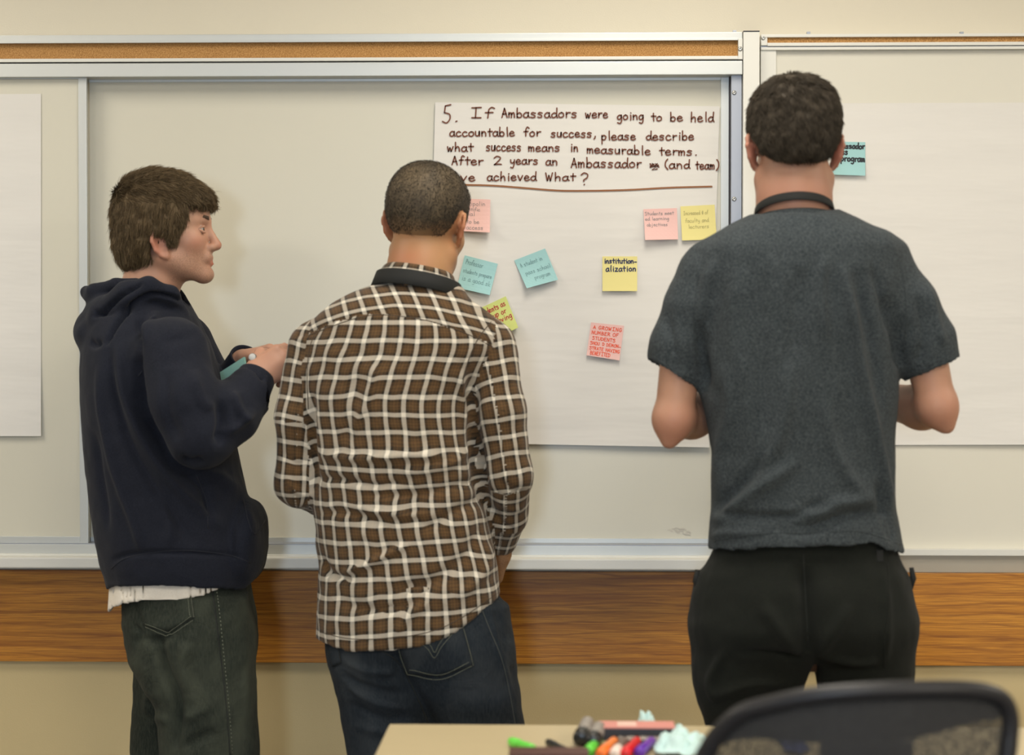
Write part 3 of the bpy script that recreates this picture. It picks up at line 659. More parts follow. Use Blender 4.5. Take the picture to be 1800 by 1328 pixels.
def polyd(f, u, poly):
    """signed distance (neg inside) of a 2-D polygon"""
    d = np.full(np.broadcast(f, u).shape, 9.0); ins = np.zeros(d.shape, bool); n = len(poly)
    for i in range(n):
        a, b = poly[i], poly[(i+1) % n]; bx, by = b[0]-a[0], b[1]-a[1]; t = np.clip(((f-a[0])*bx+(u-a[1])*by)/(bx*bx+by*by), 0, 1)
        d = np.minimum(d, np.hypot(f-a[0]-t*bx, u-a[1]-t*by))
        if by != 0: ins ^= ((a[1] > u) != (b[1] > u)) & (f < bx*(u-a[1])/by+a[0])
    return np.where(ins, -d, d)
def hair_mesh(name, m, parent, o, R, prims, poly, hres=.0035, sub=None, strands=0, length=.02, wid=.0005, flow=None, lean=.35, disp=0, seed=1, extra=None, smin_u=-9):
    o = np.array(o); B = np.array([.13, .13, .2])
    F = Field(*[axis(o[i]-.135, o[i]+(.21 if i == 2 else .135), hres) for i in range(3)])
    for (c, r, n) in prims: F.add(ell(o+R @ np.array(c), r, R, n), .025)
    x, y, z = F.x[:, None, None]-o[0], F.y[None, :, None]-o[1], F.z[None, None, :]-o[2]
    f = R[0, 0]*x+R[1, 0]*y+R[2, 0]*z; u = R[0, 2]*x+R[1, 2]*y+R[2, 2]*z; s = R[0, 1]*x+R[1, 1]*y+R[2, 1]*z
    f, u, s = np.broadcast_arrays(f, u, s)
    F.F = -smin(-F.F, -polyd(f, u, poly).astype(np.float32), .006)
    if extra: F.F = extra(F.F, f, s, u)
    V, Q = F.mesh(1); Nn = vnormals(V, Q); V = V+Nn*(disp*lattice(V, 90, seed))[:, None]
    att = {'hu': (V-o) @ R[:, 2], 'hf': (V-o) @ R[:, 0]}
    if strands:
        rg = np.random.default_rng(seed); nf = len(Q); ctr = V[Q].mean(1); fn = Nn[Q].mean(1); loc = (ctr-o) @ R
        ok = np.where(((loc[:, 1]/.068)**2+((loc[:, 0]+.006)/.088)**2+((loc[:, 2]-.048)/.078)**2 > 1.0) & (loc[:, 2]+.02*lattice(ctr, 60, 9) > smin_u))[0]
        pick = rg.choice(ok, strands); p0 = V[Q[pick, 0]]*(1-(a := rg.random((strands, 1))))+V[Q[pick, 2]]*a; p0 = p0*.5+ctr[pick]*.5+rg.normal(0, .001, (strands, 3)); n0 = fn[pick]
        fl = flow((p0-o) @ R) @ R.T; fl = fl-n0*(fl*n0).sum(1)[:, None]; fl /= np.linalg.norm(fl, axis=1)[:, None]+1e-6
        clump = np.stack([lattice(p0, 110, seed+5), lattice(p0, 110, seed+6), lattice(p0, 110, seed+7)], 1)*.35
        d0 = fl+n0*lean+clump+rg.normal(0, .13, (strands, 3)); d0 /= np.linalg.norm(d0, axis=1)[:, None]
        ln = length*rg.uniform(.6, 1.15, (strands, 1)); pts = [p0-n0*.001]; d = d0.copy()
        for k in range(3): pts.append(pts[-1]+d*ln/3); d = d-n0*lean*.4+fl*.1; d /= np.linalg.norm(d, axis=1)[:, None]
        side = np.cross(d0, n0); side /= np.linalg.norm(side, axis=1)[:, None]+1e-9; ww = (wid, wid, wid*.8, wid*.15); vs = []; base = len(V); ns = strands
        for k in range(4): vs += [pts[k]+side*ww[k], pts[k]-side*ww[k], pts[k]+n0*ww[k]]
        vs = np.stack(vs, 1).reshape(-1, 3); i0 = base+np.arange(ns)*12; fq = []
        for k in range(3):
            for a_, b_ in ((0, 1), (1, 2), (2, 0)): fq.append(np.stack([i0+3*k+a_, i0+3*k+b_, i0+3*k+3+b_, i0+3*k+3+a_], 1))
        tone = np.repeat(rg.uniform(-1, 1, ns), 12)
        att = {'hu': np.concatenate([att['hu'], (vs-o) @ R[:, 2]]), 'hf': np.concatenate([att['hf'], (vs-o) @ R[:, 0]]), 'tone': np.concatenate([np.zeros(base), tone])}
        V = np.vstack([V, vs]); Q = np.vstack([Q]+fq)
    return to_obj(name, V, Q, m, parent, attrs=att)
def person(label, V, Q, m, foot, attrs):
    o = to_obj('person', V, Q, m, None, attrs=attrs); return tag(o, label, 'person', 'people at the whiteboard')
def shoes(parent, pts, m, ms, yaw):
    for (x, y) in pts:
        R = rotm(yaw); F = Field(axis(x-.17, x+.17, .007), axis(y-.17, y+.17, .007), axis(-.005, .12, .006)); c = np.array([x, y, 0]); W_ = lambda f, s, u: c+R @ np.array([f, s, u])
        F.add(ell(W_(.09, 0, .03), (.085, .048, .038), R, 2.5), .02); F.add(ell(W_(-.02, 0, .04), (.075, .037, .05), R, 2.5), .03); F.add(ell(W_(-.03, 0, .075), (.045, .036, .035), R), .02)
        F.clip(lambda X_, Y_, Z_: .012-Z_+X_*0+Y_*0); V, Q = F.mesh(1); sh = to_obj('shoe', V, Q, m, parent)
        G_ = Field(axis(x-.17, x+.17, .007), axis(y-.17, y+.17, .007), axis(-.006, .03, .005)); G_.add(ell(W_(.085, 0, .01), (.095, .052, .03), R, 3), .02); G_.add(ell(W_(-.02, 0, .01), (.085, .042, .03), R, 3), .03)
        G_.clip(lambda X_, Y_, Z_: np.maximum(.001-Z_, Z_-.02)+X_*0+Y_*0); V, Q = G_.mesh(1); to_obj('sole', V, Q, ms, sh)

# ---- skin, hair and cloth materials
def skinmat(name, base, red, dark):
    m = mat(name, base, .5, spec=.35); v = coords(m); b = bs(m); b.inputs['Subsurface Weight'].default_value = .12; b.inputs['Subsurface Radius'].default_value = (.010, .004, .002)
    b.inputs['Subsurface Scale'].default_value = .6
    c = mix(m, mth(m, 'MULTIPLY', noise(m, v, 22, 3), .35), base, red)
    a = N(m, 'ShaderNodeAttribute', attribute_name='red'); c = mix(m, a.outputs['Fac'], c, red)
    a2 = N(m, 'ShaderNodeAttribute', attribute_name='beard'); c = mix(m, mth(m, 'MULTIPLY', a2.outputs['Fac'], ramp_fac(m, noise(m, v, 500, 2), .3, .7)), c, dark)
    setcol(m, c); bump(m, noise(m, v, 450, 3), .15, .0008); return m
def ramp_fac(m, f, a, b):
    n = N(m, 'ShaderNodeMapRange'); n.inputs['From Min'].default_value = a; n.inputs['From Max'].default_value = b; L(m, f, n.inputs['Value']); return n.outputs[0]
def hairmat(name, c0, c1, rough=.45):
    m = mat(name, c0, rough, spec=.18); a = N(m, 'ShaderNodeAttribute', attribute_name='tone'); t = mth(m, 'ADD', mth(m, 'MULTIPLY', a.outputs['Fac'], .5), .5)
    n = noise(m, coords(m), 60, 3); setcol(m, mix(m, mth(m, 'MULTIPLY', mth(m, 'ADD', t, n), .5), c0, c1)); return m
def clothmat(name, c0, c1, sc=450, rough=.9, sheen=.04, wr=.25, wscale=18, stretch=(1, 1, .5)):
    m = mat(name, c0, rough, spec=.15, sheen=sheen); v = coords(m); setcol(m, mix(m, ramp_fac(m, noise(m, v, sc, 2, .7), .3, .7), c0, c1))
    b1 = bump(m, noise(m, coords(m, scale=stretch), wscale, 3, .5, .8), wr, .012); bump(m, noise(m, v, sc*1.3, 2), .25, .0008, b1); return m
def denimmat(name, dark, mid, pale):
    m = mat(name, mid, .85, spec=.1, sheen=.02); v = coords(m)
    big = noise(m, coords(m, scale=(1, 1, .55)), 7, 3, .55, .6); c = ramp(m, big, [(.3, dark), (.55, mid), (.78, pale)])
    twill = noise(m, coords(m, scale=(420, 420, 60)), 1, 3, .7); c = mix(m, mth(m, 'MULTIPLY', ramp_fac(m, twill, .35, .7), .42), c, pale); setcol(m, c)
    b1 = bump(m, noise(m, coords(m, scale=(1, 1, .8)), 16, 4, .55, 1.2), .45, .012); bump(m, twill, .2, .0006, b1); return m
S1 = skinmat('skin_fair', (.46, .275, .185), (.42, .14, .09), (.13, .08, .05)); S2 = skinmat('skin_tan', (.41, .235, .115), (.40, .135, .07), (.05, .035, .025)); S3 = skinmat('skin_light', (.42, .245, .160), (.40, .14, .095), (.12, .07, .045))
H1 = hairmat('brown_hair', (.045, .030, .014), (.175, .122, .064), .6); H3 = hairmat('dark_brown_hair', (.014, .011, .007), (.072, .056, .038), .65)
H2 = mat('buzz_cut', (.03, .025, .02), .6, spec=.3); v = coords(H2)
a = N(H2, 'ShaderNodeAttribute', attribute_name='hu'); b_ = ramp_fac(H2, mth(H2, 'ADD', a.outputs['Fac'], mth(H2, 'MULTIPLY', noise(H2, v, 30, 3), .03)), -.040, .03)
fine = ramp_fac(H2, noise(H2, v, 600, 2, .8), .3, .72); blot = ramp_fac(H2, noise(H2, v, 16, 3, .6), .35, .68)
scalp = mix(H2, blot, (.040, .030, .018), (.165, .122, .070)); scalp = mix(H2, mth(H2, 'MULTIPLY', fine, .65), scalp, (.016, .013, .010))
th_ = N(H2, 'ShaderNodeAttribute', attribute_name='tone'); isst = mth(H2, 'GREATER_THAN', mth(H2, 'ABSOLUTE', th_.outputs['Fac']), .0005)
setcol(H2, mix(H2, isst, mix(H2, b_, (.40, .225, .11), scalp), (.022, .017, .012))); bump(H2, noise(H2, v, 700, 2), .5, .0012)
C_hood = clothmat('navy_fleece', (.0065, .0080, .014), (.0145, .017, .027), wr=.35, wscale=9); C_tee = clothmat('heather_grey_jersey', (.019, .025, .029), (.056, .067, .072), sc=260, wr=.22, wscale=12, stretch=(1.6, 1, .5))
C_pant = clothmat('dark_olive_cotton', (.005, .006, .005), (.010, .012, .009), wr=.35, wscale=9); C_white = clothmat('white_jersey', (.72, .66, .56), (.80, .75, .66), wr=.3)
D1 = denimmat('grey_green_denim', (.008, .011, .009), (.020, .025, .020), (.065, .072, .052)); D2 = denimmat('blue_denim', (.005, .0075, .011), (.011, .016, .022), (.042, .048, .052))
C_black = mat('black_webbing', (.004, .005, .0045), .8); bump(C_black, noise(C_black, coords(C_black, scale=(1, 1, 4)), 400, 2), .3, .001)
C_thread = mat('gold_thread', (.22, .17, .09), .7); C_threadd = mat('dark_thread', (.010, .012, .010), .8); C_threadm = mat('faded_seam', (.05, .055, .05), .8); C_threadg = mat('pale_thread', (.17, .18, .13), .8)
M_shoe = mat('shoe_leather', (.03, .028, .026), .6); M_sole = mat('rubber_sole', (.3, .29, .27), .8)
PU, PV = .0345, .0338
def plaid(name):
    m = mat(name, (.3, .2, .1), .85, spec=.15, sheen=.1); uv = N(m, 'ShaderNodeUVMap', uv_map='cloth'); sp = N(m, 'ShaderNodeSeparateXYZ'); L(m, uv.outputs[0], sp.inputs[0])
    br, bk, dk, wh, tn = (.095, .052, .020), (.009, .008, .006), (.034, .023, .013), (.66, .61, .51), (.125, .066, .024)
    st = [(0, wh), (.24, bk), (.31, dk), (.345, bk), (.375, dk), (.41, br), (.52, dk), (.545, br), (.60, tn), (.66, br), (.72, dk), (.745, br), (.85, dk), (.885, bk), (.915, dk), (.96, bk)]
    cs = []
    for i, per in ((0, PU), (1, PV)):
        fr = mth(m, 'FRACT', mth(m, 'ADD', mth(m, 'DIVIDE', sp.outputs[i], per), 100)); cs.append(ramp(m, fr, st, 'CONSTANT'))
    setcol(m, mix(m, .5, cs[0], cs[1])); b1 = bump(m, noise(m, coords(m, scale=(1, 1, 1.5)), 20, 3, .5, 1.0), .30, .010); bump(m, noise(m, coords(m), 700, 2), .2, .0006, b1); return m
C_plaid = plaid('brown_plaid_flannel')

# =================================================================== man in the grey t-shirt
Y3 = -.85; p3 = lambda x, y, dy=0: P(x, y, Y3+dy)
legs3 = ([(1120, 1216, 1420, .105), (1160, 1215, 1420, .10), (1200, 1218, 1416, .098), (1275, 1238, 1402, .092), (1328, 1250, 1392, .088), (1450, 1262, 1378, .075), (1640, 1264, 1368, .068), (1860, 1266, 1362, .066), (1898, 1266, 1362, .066)],
         [(1120, 1412, 1608, .105), (1160, 1424, 1608, .10), (1200, 1433, 1606, .098), (1275, 1444, 1600, .092), (1328, 1452, 1594, .088), (1450, 1464, 1582, .075), (1640, 1470, 1574, .068), (1860, 1472, 1568, .066), (1898, 1472, 1568, .066)])
pelv3 = [(930, 1264, 1568, .098), (975, 1250, 1580, .108), (1000, 1238, 1590, .118), (1040, 1222, 1601, .131), (1090, 1218, 1604, .135), (1130, 1240, 1585, .115), (1180, 1330, 1500, .05)]
tee3 = [(352, 1352, 1440, .05, .01), (362, 1338, 1462, .066, .01), (372, 1328, 1478, .078, .01), (385, 1303, 1507, .088), (400, 1276, 1541, .098), (415, 1250, 1570, .106), (440, 1224, 1588, .115), (480, 1224, 1588, .122), (560, 1228, 1586, .126), (640, 1229, 1580, .124), (700, 1234, 1578, .122),
        (760, 1246, 1573, .118), (800, 1251, 1572, .116), (880, 1250, 1572, .118), (930, 1247, 1580, .123), (985, 1243, 1590, .128)]
slL = [p3(1252, 486), p3(1224, 542), p3(1196, 610), p3(1180, 690)]; slR = [p3(1550, 480), p3(1590, 540), p3(1624, 600), p3(1652, 680)]
armL = [p3(1240, 500), p3(1203, 600), p3(1183, 738, -.01), p3(1215, 732, .06), p3(1330, 705, .22)]; armR = [p3(1560, 495), p3(1618, 590), p3(1648, 716, -.01), p3(1620, 716, .06), p3(1500, 695, .22)]
hR3 = rotm(math.pi/2, math.radians(-6)); ho3 = p3(1396, 270, .015)
F = Field(axis(p3(1120, 600)[0], p3(1710, 600)[0], .006, [(ho3[0]-.1, ho3[0]+.1, .004)]), axis(Y3-.2, Y3+.36, .006, [(Y3-.09, Y3+.14, .004)]), axis(0.02, 1.86, .008, [(1.05, 1.35, .005), (1.50, 1.86, .004)]))
F.add(loft(tee3[5:-1], Y3, .018), .01); F.add(loft(pelv3[1:], Y3, .035), .02)
for r in legs3: F.add(loft(r, Y3, .030), .01)
for r in legs3: F.add(ell(((P(r[-1][1], 1880, Y3)+P(r[-1][2], 1880, Y3))/2)[:2].tolist()+[.045] if False else np.array([(P(r[-1][1], 1880, Y3)[0]+P(r[-1][2], 1880, Y3)[0])/2, Y3+.06, .045]), (.035, .10, .03)), .02)
chain(F, [p3(1396, 300), p3(1396, 350), p3(1396, 410)], [.061, .064, .066], .02)
F.add(cone(p3(1360, 405, .01), p3(1270, 470), .03, .035), .03); F.add(cone(p3(1438, 402, .01), p3(1530, 462), .03, .035), .03)
head(F, ho3, hR3, 1.02)
for A, tip in ((armL, p3(1176, 777, -.015)), (armR, p3(1664, 750, -.015))): chain(F, A, [.046, .0405, .0335, .0395, .026], .018); F.add(cone(A[2], tip, .028, .013), .022)
hL = hand(F, armL[4], (.7, .6, .05), (0, .3, 1), -1, (35, 45, 25)); hR = hand(F, armR[4], (-.7, .6, .0), (0, .2, 1), 1, (45, 50, 30))
V, Q = F.mesh(1); zc = (V-ho3) @ hR3
ear = np.exp(-((np.abs(zc[:, 1])-.083)/.016)**2-(zc[:, 2]/.035)**2-((zc[:, 0]+.01)/.03)**2)
nape = np.exp(-((V[:, 2]-P(1396, 345, Y3)[2])/.03)**2)*.25*(np.abs(V[:, 0]-ho3[0]) < .1)
elb = sum(np.exp(-np.linalg.norm(V-A[2]-np.array([0, -.02, -.02]), axis=1)**2/.05**2) for A in (armL, armR))
man3 = person('man in grey t-shirt and black trousers seen from behind at the right', V, Q, S3, None, {'red': np.clip(ear*.8+nape+elb*.35, 0, 1), 'beard': zc[:, 2]*0})
hair_mesh('hair', H3, man3, ho3, hR3, [((-.004, 0, .052), (.102, .083, .088), 2.35), ((-.050, 0, .004), (.050, .060, .050), 2.2)],
          [(.12, .2), (.105, .085), (.085, .07), (.045, .06), (.03, .012), (.012, .010), (.010, .035), (-.014, .040), (-.026, .030), (-.045, .004), (-.066, -.020), (-.085, -.034), (-.12, -.036), (-.14, .2)],
          strands=26000, length=.013, wid=.00050, lean=.40, disp=.0025, seed=3, flow=lambda l: np.stack([l[:, 0]*3-.2+(l[:, 2] > .1)*.8, l[:, 1]*2+.15, -np.ones(len(l))*.8], 1))
# t-shirt
F = Field(axis(p3(1120, 600)[0], p3(1710, 600)[0], .0042), axis(Y3-.16, Y3+.16, .0048), axis(P(1400, 992, Y3)[2], P(1400, 340, Y3)[2], .0042))
tl3 = loft(tee3, Y3); F.add(tl3, .01)
def sleeve(F, pts, rad, a, b, sgn):
    """short sleeve cut along the line a-b (xz) with an open cuff"""
    a, b = np.array(a)[[0, 2]], np.array(b)[[0, 2]]; n = np.array([-(b-a)[1], (b-a)[0]]); n /= np.linalg.norm(n); n *= sgn
    pr = [cone(pts[i], pts[i+1], rad[i], rad[i+1]) for i in range(len(pts)-1)]
    def fn(x, y, z):
        d = pr[0][0](x, y, z)
        for q in pr[1:]: d = smin(d, q[0](x, y, z), .02)
        pl = (x-a[0])*n[0]+(z-a[1])*n[1]
        d = np.maximum(d, np.minimum(0.02-(pl+.02), -(d+.007)) if False else d); cav = np.maximum(d+.006, -(pl+.035)); return np.maximum(np.maximum(d, pl), -cav)
    return fn, np.min([q[1] for q in pr], 0), np.max([q[2] for q in pr], 0)
F.add(cone(p3(1246, 540), p3(1222, 640), .045, .026), .02); F.add(cone(p3(1560, 540), p3(1600, 630), .045, .026), .02)
F.add(sleeve(F, slL, [.063, .0565, .054, .0515], p3(1138, 632), p3(1222, 682), -1), .022)
F.add(sleeve(F, slR, [.061, .057, .054, .051], p3(1600, 664), p3(1691, 627), -1), .022)
hx = [p3(a, b)[[0, 2]] for a, b in ((1230, 967), (1262, 962), (1300, 957), (1350, 952), (1420, 951), (1500, 948), (1522, 947), (1545, 960), (1590, 973), (1600, 974))]; hx = np.array(hx)
hemz = lambda x: np.interp(x, hx[:, 0], hx[:, 1])
F.clip(lambda x, y, z: np.maximum(hemz(x)-z+y*0, -9))
cav = loft(tee3[9:], Y3, .007); cf = cav[0]
F.cut((lambda x, y, z: np.maximum(cf(x, y, z), z-P(1400, 900, Y3)[2]), cav[1], cav[2]))
F.cut(cone(p3(1396, 330, -.0), p3(1396, 388, .0), .076, .072), .01); 
V, Q = F.mesh(1); Nn = vnormals(V, Q)
fl3 = [([(1478, 470), (1497, 560), (1512, 650), (1545, 790), (1572, 900)], 7, 9), ([(1500, 480), (1530, 600), (1552, 720)], -4, 10), ([(1445, 450), (1440, 520), (1448, 600)], 4, 9), ([(1560, 520), (1580, 580), (1592, 650)], -7, 12), ([(1535, 470), (1556, 540), (1570, 590)], -4, 8),
 ([(1255, 455), (1240, 520), (1232, 600)], 4, 10), ([(1232, 560), (1236, 620), (1245, 690)], -6, 9), ([(1410, 470), (1395, 560), (1400, 640)], -3, 22), ([(1385, 640), (1380, 720), (1360, 790), (1325, 840)], 5, 12), ([(1350, 800), (1300, 860), (1256, 905)], -6, 12), ([(1400, 810), (1345, 850), (1300, 882), (1258, 925)], 6, 12),
 ([(1275, 640), (1285, 720), (1268, 800), (1256, 870)], 4, 13), ([(1450, 880), (1390, 905), (1330, 908), (1265, 905)], -5, 8), ([(1360, 925), (1420, 930), (1490, 905), (1560, 905)], -6, 9), ([(1370, 898), (1440, 900), (1470, 885), (1540, 880)], 5, 10), ([(1445, 700), (1462, 780), (1500, 850), (1530, 880)], 4, 12),
 ([(1300, 470), (1290, 580), (1305, 700)], 3, 16), ([(1340, 935), (1280, 940), (1255, 952)], 3, 7), ([(1640, 500), (1655, 560), (1668, 610)], 4, 8), ([(1620, 520), (1630, 580), (1625, 640)], -4, 9), ([(1175, 560), (1185, 610), (1190, 660)], -3, 9), ([(1340, 500), (1335, 640), (1340, 760)], -3, 14), ([(1545, 850), (1560, 910), (1575, 955)], -5, 8)]
V = V+Nn*(folds(V, Nn, fl3, Y3, 1.35)+.0022*lattice(V*np.array([1.6, 1, .45]), 22, 11)+.0012*lattice(V, 45, 12))[:, None]
tee = to_obj('t_shirt', V, Q, C_tee, man3); B3 = bvh_of(V, Q)
for _c in ():
    pass
C_seam = clothmat('jersey_seam', (.024, .031, .034), (.047, .057, .061), sc=260, wr=.05)
tube_on(B3, [(1244, 954), (1300, 943), (1350, 938), (1420, 937), (1500, 934), (1540, 942), (1582, 958)], .0011, 'hem_stitching', C_seam, tee)
tube_on(B3, [(1229, 470), (1222, 520), (1220, 580), (1224, 640)], .0012, 'armhole_seam', C_seam, tee); tube_on(B3, [(1583, 462), (1592, 520), (1592, 580), (1588, 620)], .0012, 'armhole_seam', C_seam, tee)
tube_on(B3, [(1150, 628), (1180, 648), (1222, 668)], .001, 'hem_stitching', C_seam, tee); tube_on(B3, [(1600, 650), (1640, 638), (1684, 614)], .001, 'hem_stitching', C_seam, tee)
ring('collar', C_tee, tee, p3(1396, 391, .0), .080, .082, .018, -.008, .004, (math.radians(-9), math.radians(-2)))
ring('lanyard', C_black, man3, p3(1396, 373, -.004), .0735, .0775, .016, -.003, .0025, (math.radians(-19), math.radians(-1)))
# trousers
F = Field(axis(p3(1195, 600)[0], p3(1630, 600)[0], .0055), axis(Y3-.17, Y3+.17, .006), axis(.05, P(1400, 925, Y3)[2], .006))
F.add(loft(pelv3, Y3), .01)
for r in legs3: F.add(loft([(1030, r[0][1]+34, r[0][2]-34, .07)]+r, Y3), .045)
F.cut(ell(p3(1426, 1245), (.013, .4, .095)), .015)
V, Q = F.mesh(1); Nn = vnormals(V, Q)
fp3 = [([(1410, 990), (1415, 1060), (1420, 1150)], -9, 14), ([(1300, 1145), (1360, 1150), (1410, 1158)], -4, 7), ([(1260, 1230), (1320, 1205), (1380, 1205)], 4, 8), ([(1275, 1145), (1250, 1200), (1260, 1240)], 4, 8), ([(1440, 1150), (1510, 1165), (1545, 1160)], 4, 6), ([(1555, 1010), (1560, 1090), (1555, 1170)], 3, 8),
 ([(1340, 1060), (1370, 1110), (1405, 1150)], 4, 12), ([(1490, 1060), (1460, 1110), (1435, 1150)], 4, 12), ([(1300, 1250), (1350, 1225), (1400, 1215)], -4, 7), ([(1240, 1010), (1228, 1050), (1222, 1090)], 3, 6)]
V = V+Nn*(folds(V, Nn, fp3, Y3, 1.4)+.003*lattice(V*np.array([1, 1, .6]), 20, 31)+.0012*lattice(V, 50, 12))[:, None]
pt = to_obj('trousers', V, Q, C_pant, man3); B = bvh_of(V, Q)
tube_on(B, [(1412, 975), (1416, 1050), (1421, 1140)], .0009, 'seat_seam', C_threadd, pt)
tube_on(B, [(1560, 990), (1563, 1060), (1556, 1120), (1555, 1175)], .0012, 'pocket_edge', C_pant, pt)
pk = MB().box(-.006, .006, -.002, .002, -.010, .010, .001, Matrix.Translation(Vector(hit(B, 1545, 978, .002)[0]))).done('belt_loop', C_black, pt)
for px, py in ((1226, 1022), (1602, 1018)):
    c = p3(px, py, -.02); MB().tube([c+np.array([0, 0, .020]), c+np.array([.003*(1 if px > 1400 else -1), 0, 0]), c-np.array([0, 0, .018])], [.004, .006, .003], 8).done('pocket_flap', C_black, pt, True)
shoes(man3, [((p3(1314, 1900)[0]), Y3+.04), ((p3(1520, 1900)[0]), Y3+.04)], M_shoe, M_sole, math.pi/2)

# =================================================================== man in the plaid shirt
Y2 = -.66; p2 = lambda x, y, dy=0: P(x, y, Y2+dy)
sh2 = [(497, 668, 792, .058, .0), (506, 640, 812, .070), (516, 618, 818, .082), (530, 592, 832, .095), (548, 566, 854, .105), (575, 545, 876, .114), (610, 532, 880, .122), (660, 526, 856, .126), (720, 530, 836, .127), (800, 540, 842, .124), (870, 548, 850, .120), (940, 556, 864, .122), (1010, 560, 876, .128), (1060, 558, 882, .132), (1145, 556, 888, .134)]
aL2 = [p2(556, 616, 0), p2(527, 735, -.02), p2(523, 852, -.01), p2(580, 880, .13), p2(650, 895, .24)]; rL2 = [.057, .045, .041, .039, .030]
aR2 = [p2(856, 612, 0), p2(876, 720, -.02), p2(893, 836, -.02), p2(890, 905, .04), p2(880, 958, .09)]; rR2 = [.057, .050, .0465, .039, .030]
hR2 = rotm(math.radians(90-17), math.radians(-4), math.radians(5)); ho2 = p2(748, 404, .02)
leg2 = ([(1170, 580, 752, .105), (1210, 590, 756, .10), (1270, 602, 762, .095), (1328, 612, 770, .09), (1400, 622, 768, .082), (1500, 634, 762, .073), (1660, 642, 752, .066), (1810, 645, 748, .064), (1838, 645, 748, .064)],
        [(1170, 732, 904, .108), (1210, 742, 912, .105), (1270, 756, 920, .098), (1328, 768, 924, .092), (1400, 780, 922, .084), (1500, 790, 915, .075), (1660, 798, 906, .066), (1810, 802, 902, .064), (1838, 802, 902, .064)])
pel2 = [(1030, 572, 872, .11), (1080, 572, 882, .117), (1120, 578, 890, .122), (1160, 592, 888, .108), (1210, 640, 860, .08), (1250, 700, 800, .03)]
F = Field(axis(p2(465, 600)[0], p2(950, 600)[0], .006, [(ho2[0]-.09, ho2[0]+.09, .004)]), axis(Y2-.2, Y2+.36, .006, [(Y2-.09, Y2+.14, .004)]), axis(.02, 1.72, .008, [(.86, 1.06, .005), (1.4, 1.72, .004)]))
F.add(loft(sh2[5:-2], Y2, .02), .01); F.add(loft(pel2[1:], Y2, .034), .02)
for r in leg2:
    F.add(loft(r, Y2, .028), .01); F.add(ell(np.array([(P(r[-1][1], 1820, Y2)[0]+P(r[-1][2], 1820, Y2)[0])/2, Y2+.06, .045]), (.035, .10, .03)), .02)
chain(F, [p2(742, 430, .01), p2(737, 475, 0), p2(732, 540, -.01)], [.057, .058, .062], .02)
F.add(cone(p2(700, 545), p2(575, 612), .03, .035), .03); F.add(cone(p2(770, 545), p2(845, 605), .03, .035), .03)
head(F, ho2, hR2, .98)
chain(F, aL2, [.045, .036, .030, .028, .025], .02); chain(F, aR2, [.045, .038, .034, .030, .025], .02)
hand(F, aL2[4], (.8, .5, -.1), (0, .3, 1), -1, (40, 45, 25)); hand(F, p2(879, 962, .09), (-.40, .75, -.40), (.6, .2, .5), 1, (35, 40, 25))
V, Q = F.mesh(1); zc = (V-ho2) @ hR2; ear = np.exp(-((np.abs(zc[:, 1])-.083)/.016)**2-(zc[:, 2]/.035)**2-((zc[:, 0]+.01)/.03)**2)
man2 = person('man in brown plaid shirt and blue jeans with shaved head seen from behind', V, Q, S2, None, {'red': np.clip(ear*.8+.5*np.exp(-((V[:, 2]-p2(720, 455)[2])/.02)**2-((V[:, 0]-p2(715, 455)[0])/.04)**2), 0, 1), 'beard': np.clip((zc[:, 0]-.03)/.03, 0, 1)*np.clip((-.03-zc[:, 2])/.02, 0, 1)*.4})
hair_mesh('hair', H2, man2, ho2, hR2, [((-.006, 0, .047), (.0958, .0750, .0838), 2.15), ((.050, 0, .0455), (.0485, .0615, .0565), 2.2)], [(.12, .2), (.105, .085), (.085, .072), (.045, .06), (.03, .012), (.012, .012), (.010, .038), (-.018, .038), (-.028, .010), (-.040, -.045), (-.12, -.05), (-.14, .2)], hres=.0035, strands=26000, length=.0036, wid=.00032, lean=1.6, seed=8, smin_u=-.018, flow=lambda l: np.stack([l[:, 0]*0-.2, l[:, 1]*2, -np.ones(len(l))], 1))
# shirt
F = Field(axis(p2(470, 600)[0], p2(950, 600)[0], .0042), axis(Y2-.17, Y2+.30, .0048), axis(p2(700, 1142)[2], p2(700, 490)[2], .0042))
tl2 = loft(sh2, Y2, n=2.25); F.add(tl2, .01)
for A, r_ in ((aL2, rL2), (aR2, rR2)): chain(F, A[:4]+[A[3]*.15+A[4]*.85], r_, .03) if False else [F.add(cone(A[i], A[i+1] if i < 3 else A[3]*.15+A[4]*.85, r_[i], r_[i+1]), .018) for i in range(4)]
hz2 = np.array([p2(a, b)[[0, 2]] for a, b in ((540, 1108), (560, 1120), (620, 1131), (700, 1128), (760, 1117), (800, 1100), (840, 1075), (880, 1045), (900, 1035))])
F.clip(lambda x, y, z: np.interp(x, hz2[:, 0], hz2[:, 1])-z+y*0)
cv = loft(sh2[9:], Y2, .007, n=2.25); cf2 = cv[0]; F.cut((lambda x, y, z: np.maximum(cf2(x, y, z), z-p2(700, 1020)[2]), cv[1], cv[2]))
F.cut(cone(p2(738, 470), p2(734, 522, -.0), .066, .062))
V, Q = F.mesh(1); Nn = vnormals(V, Q)
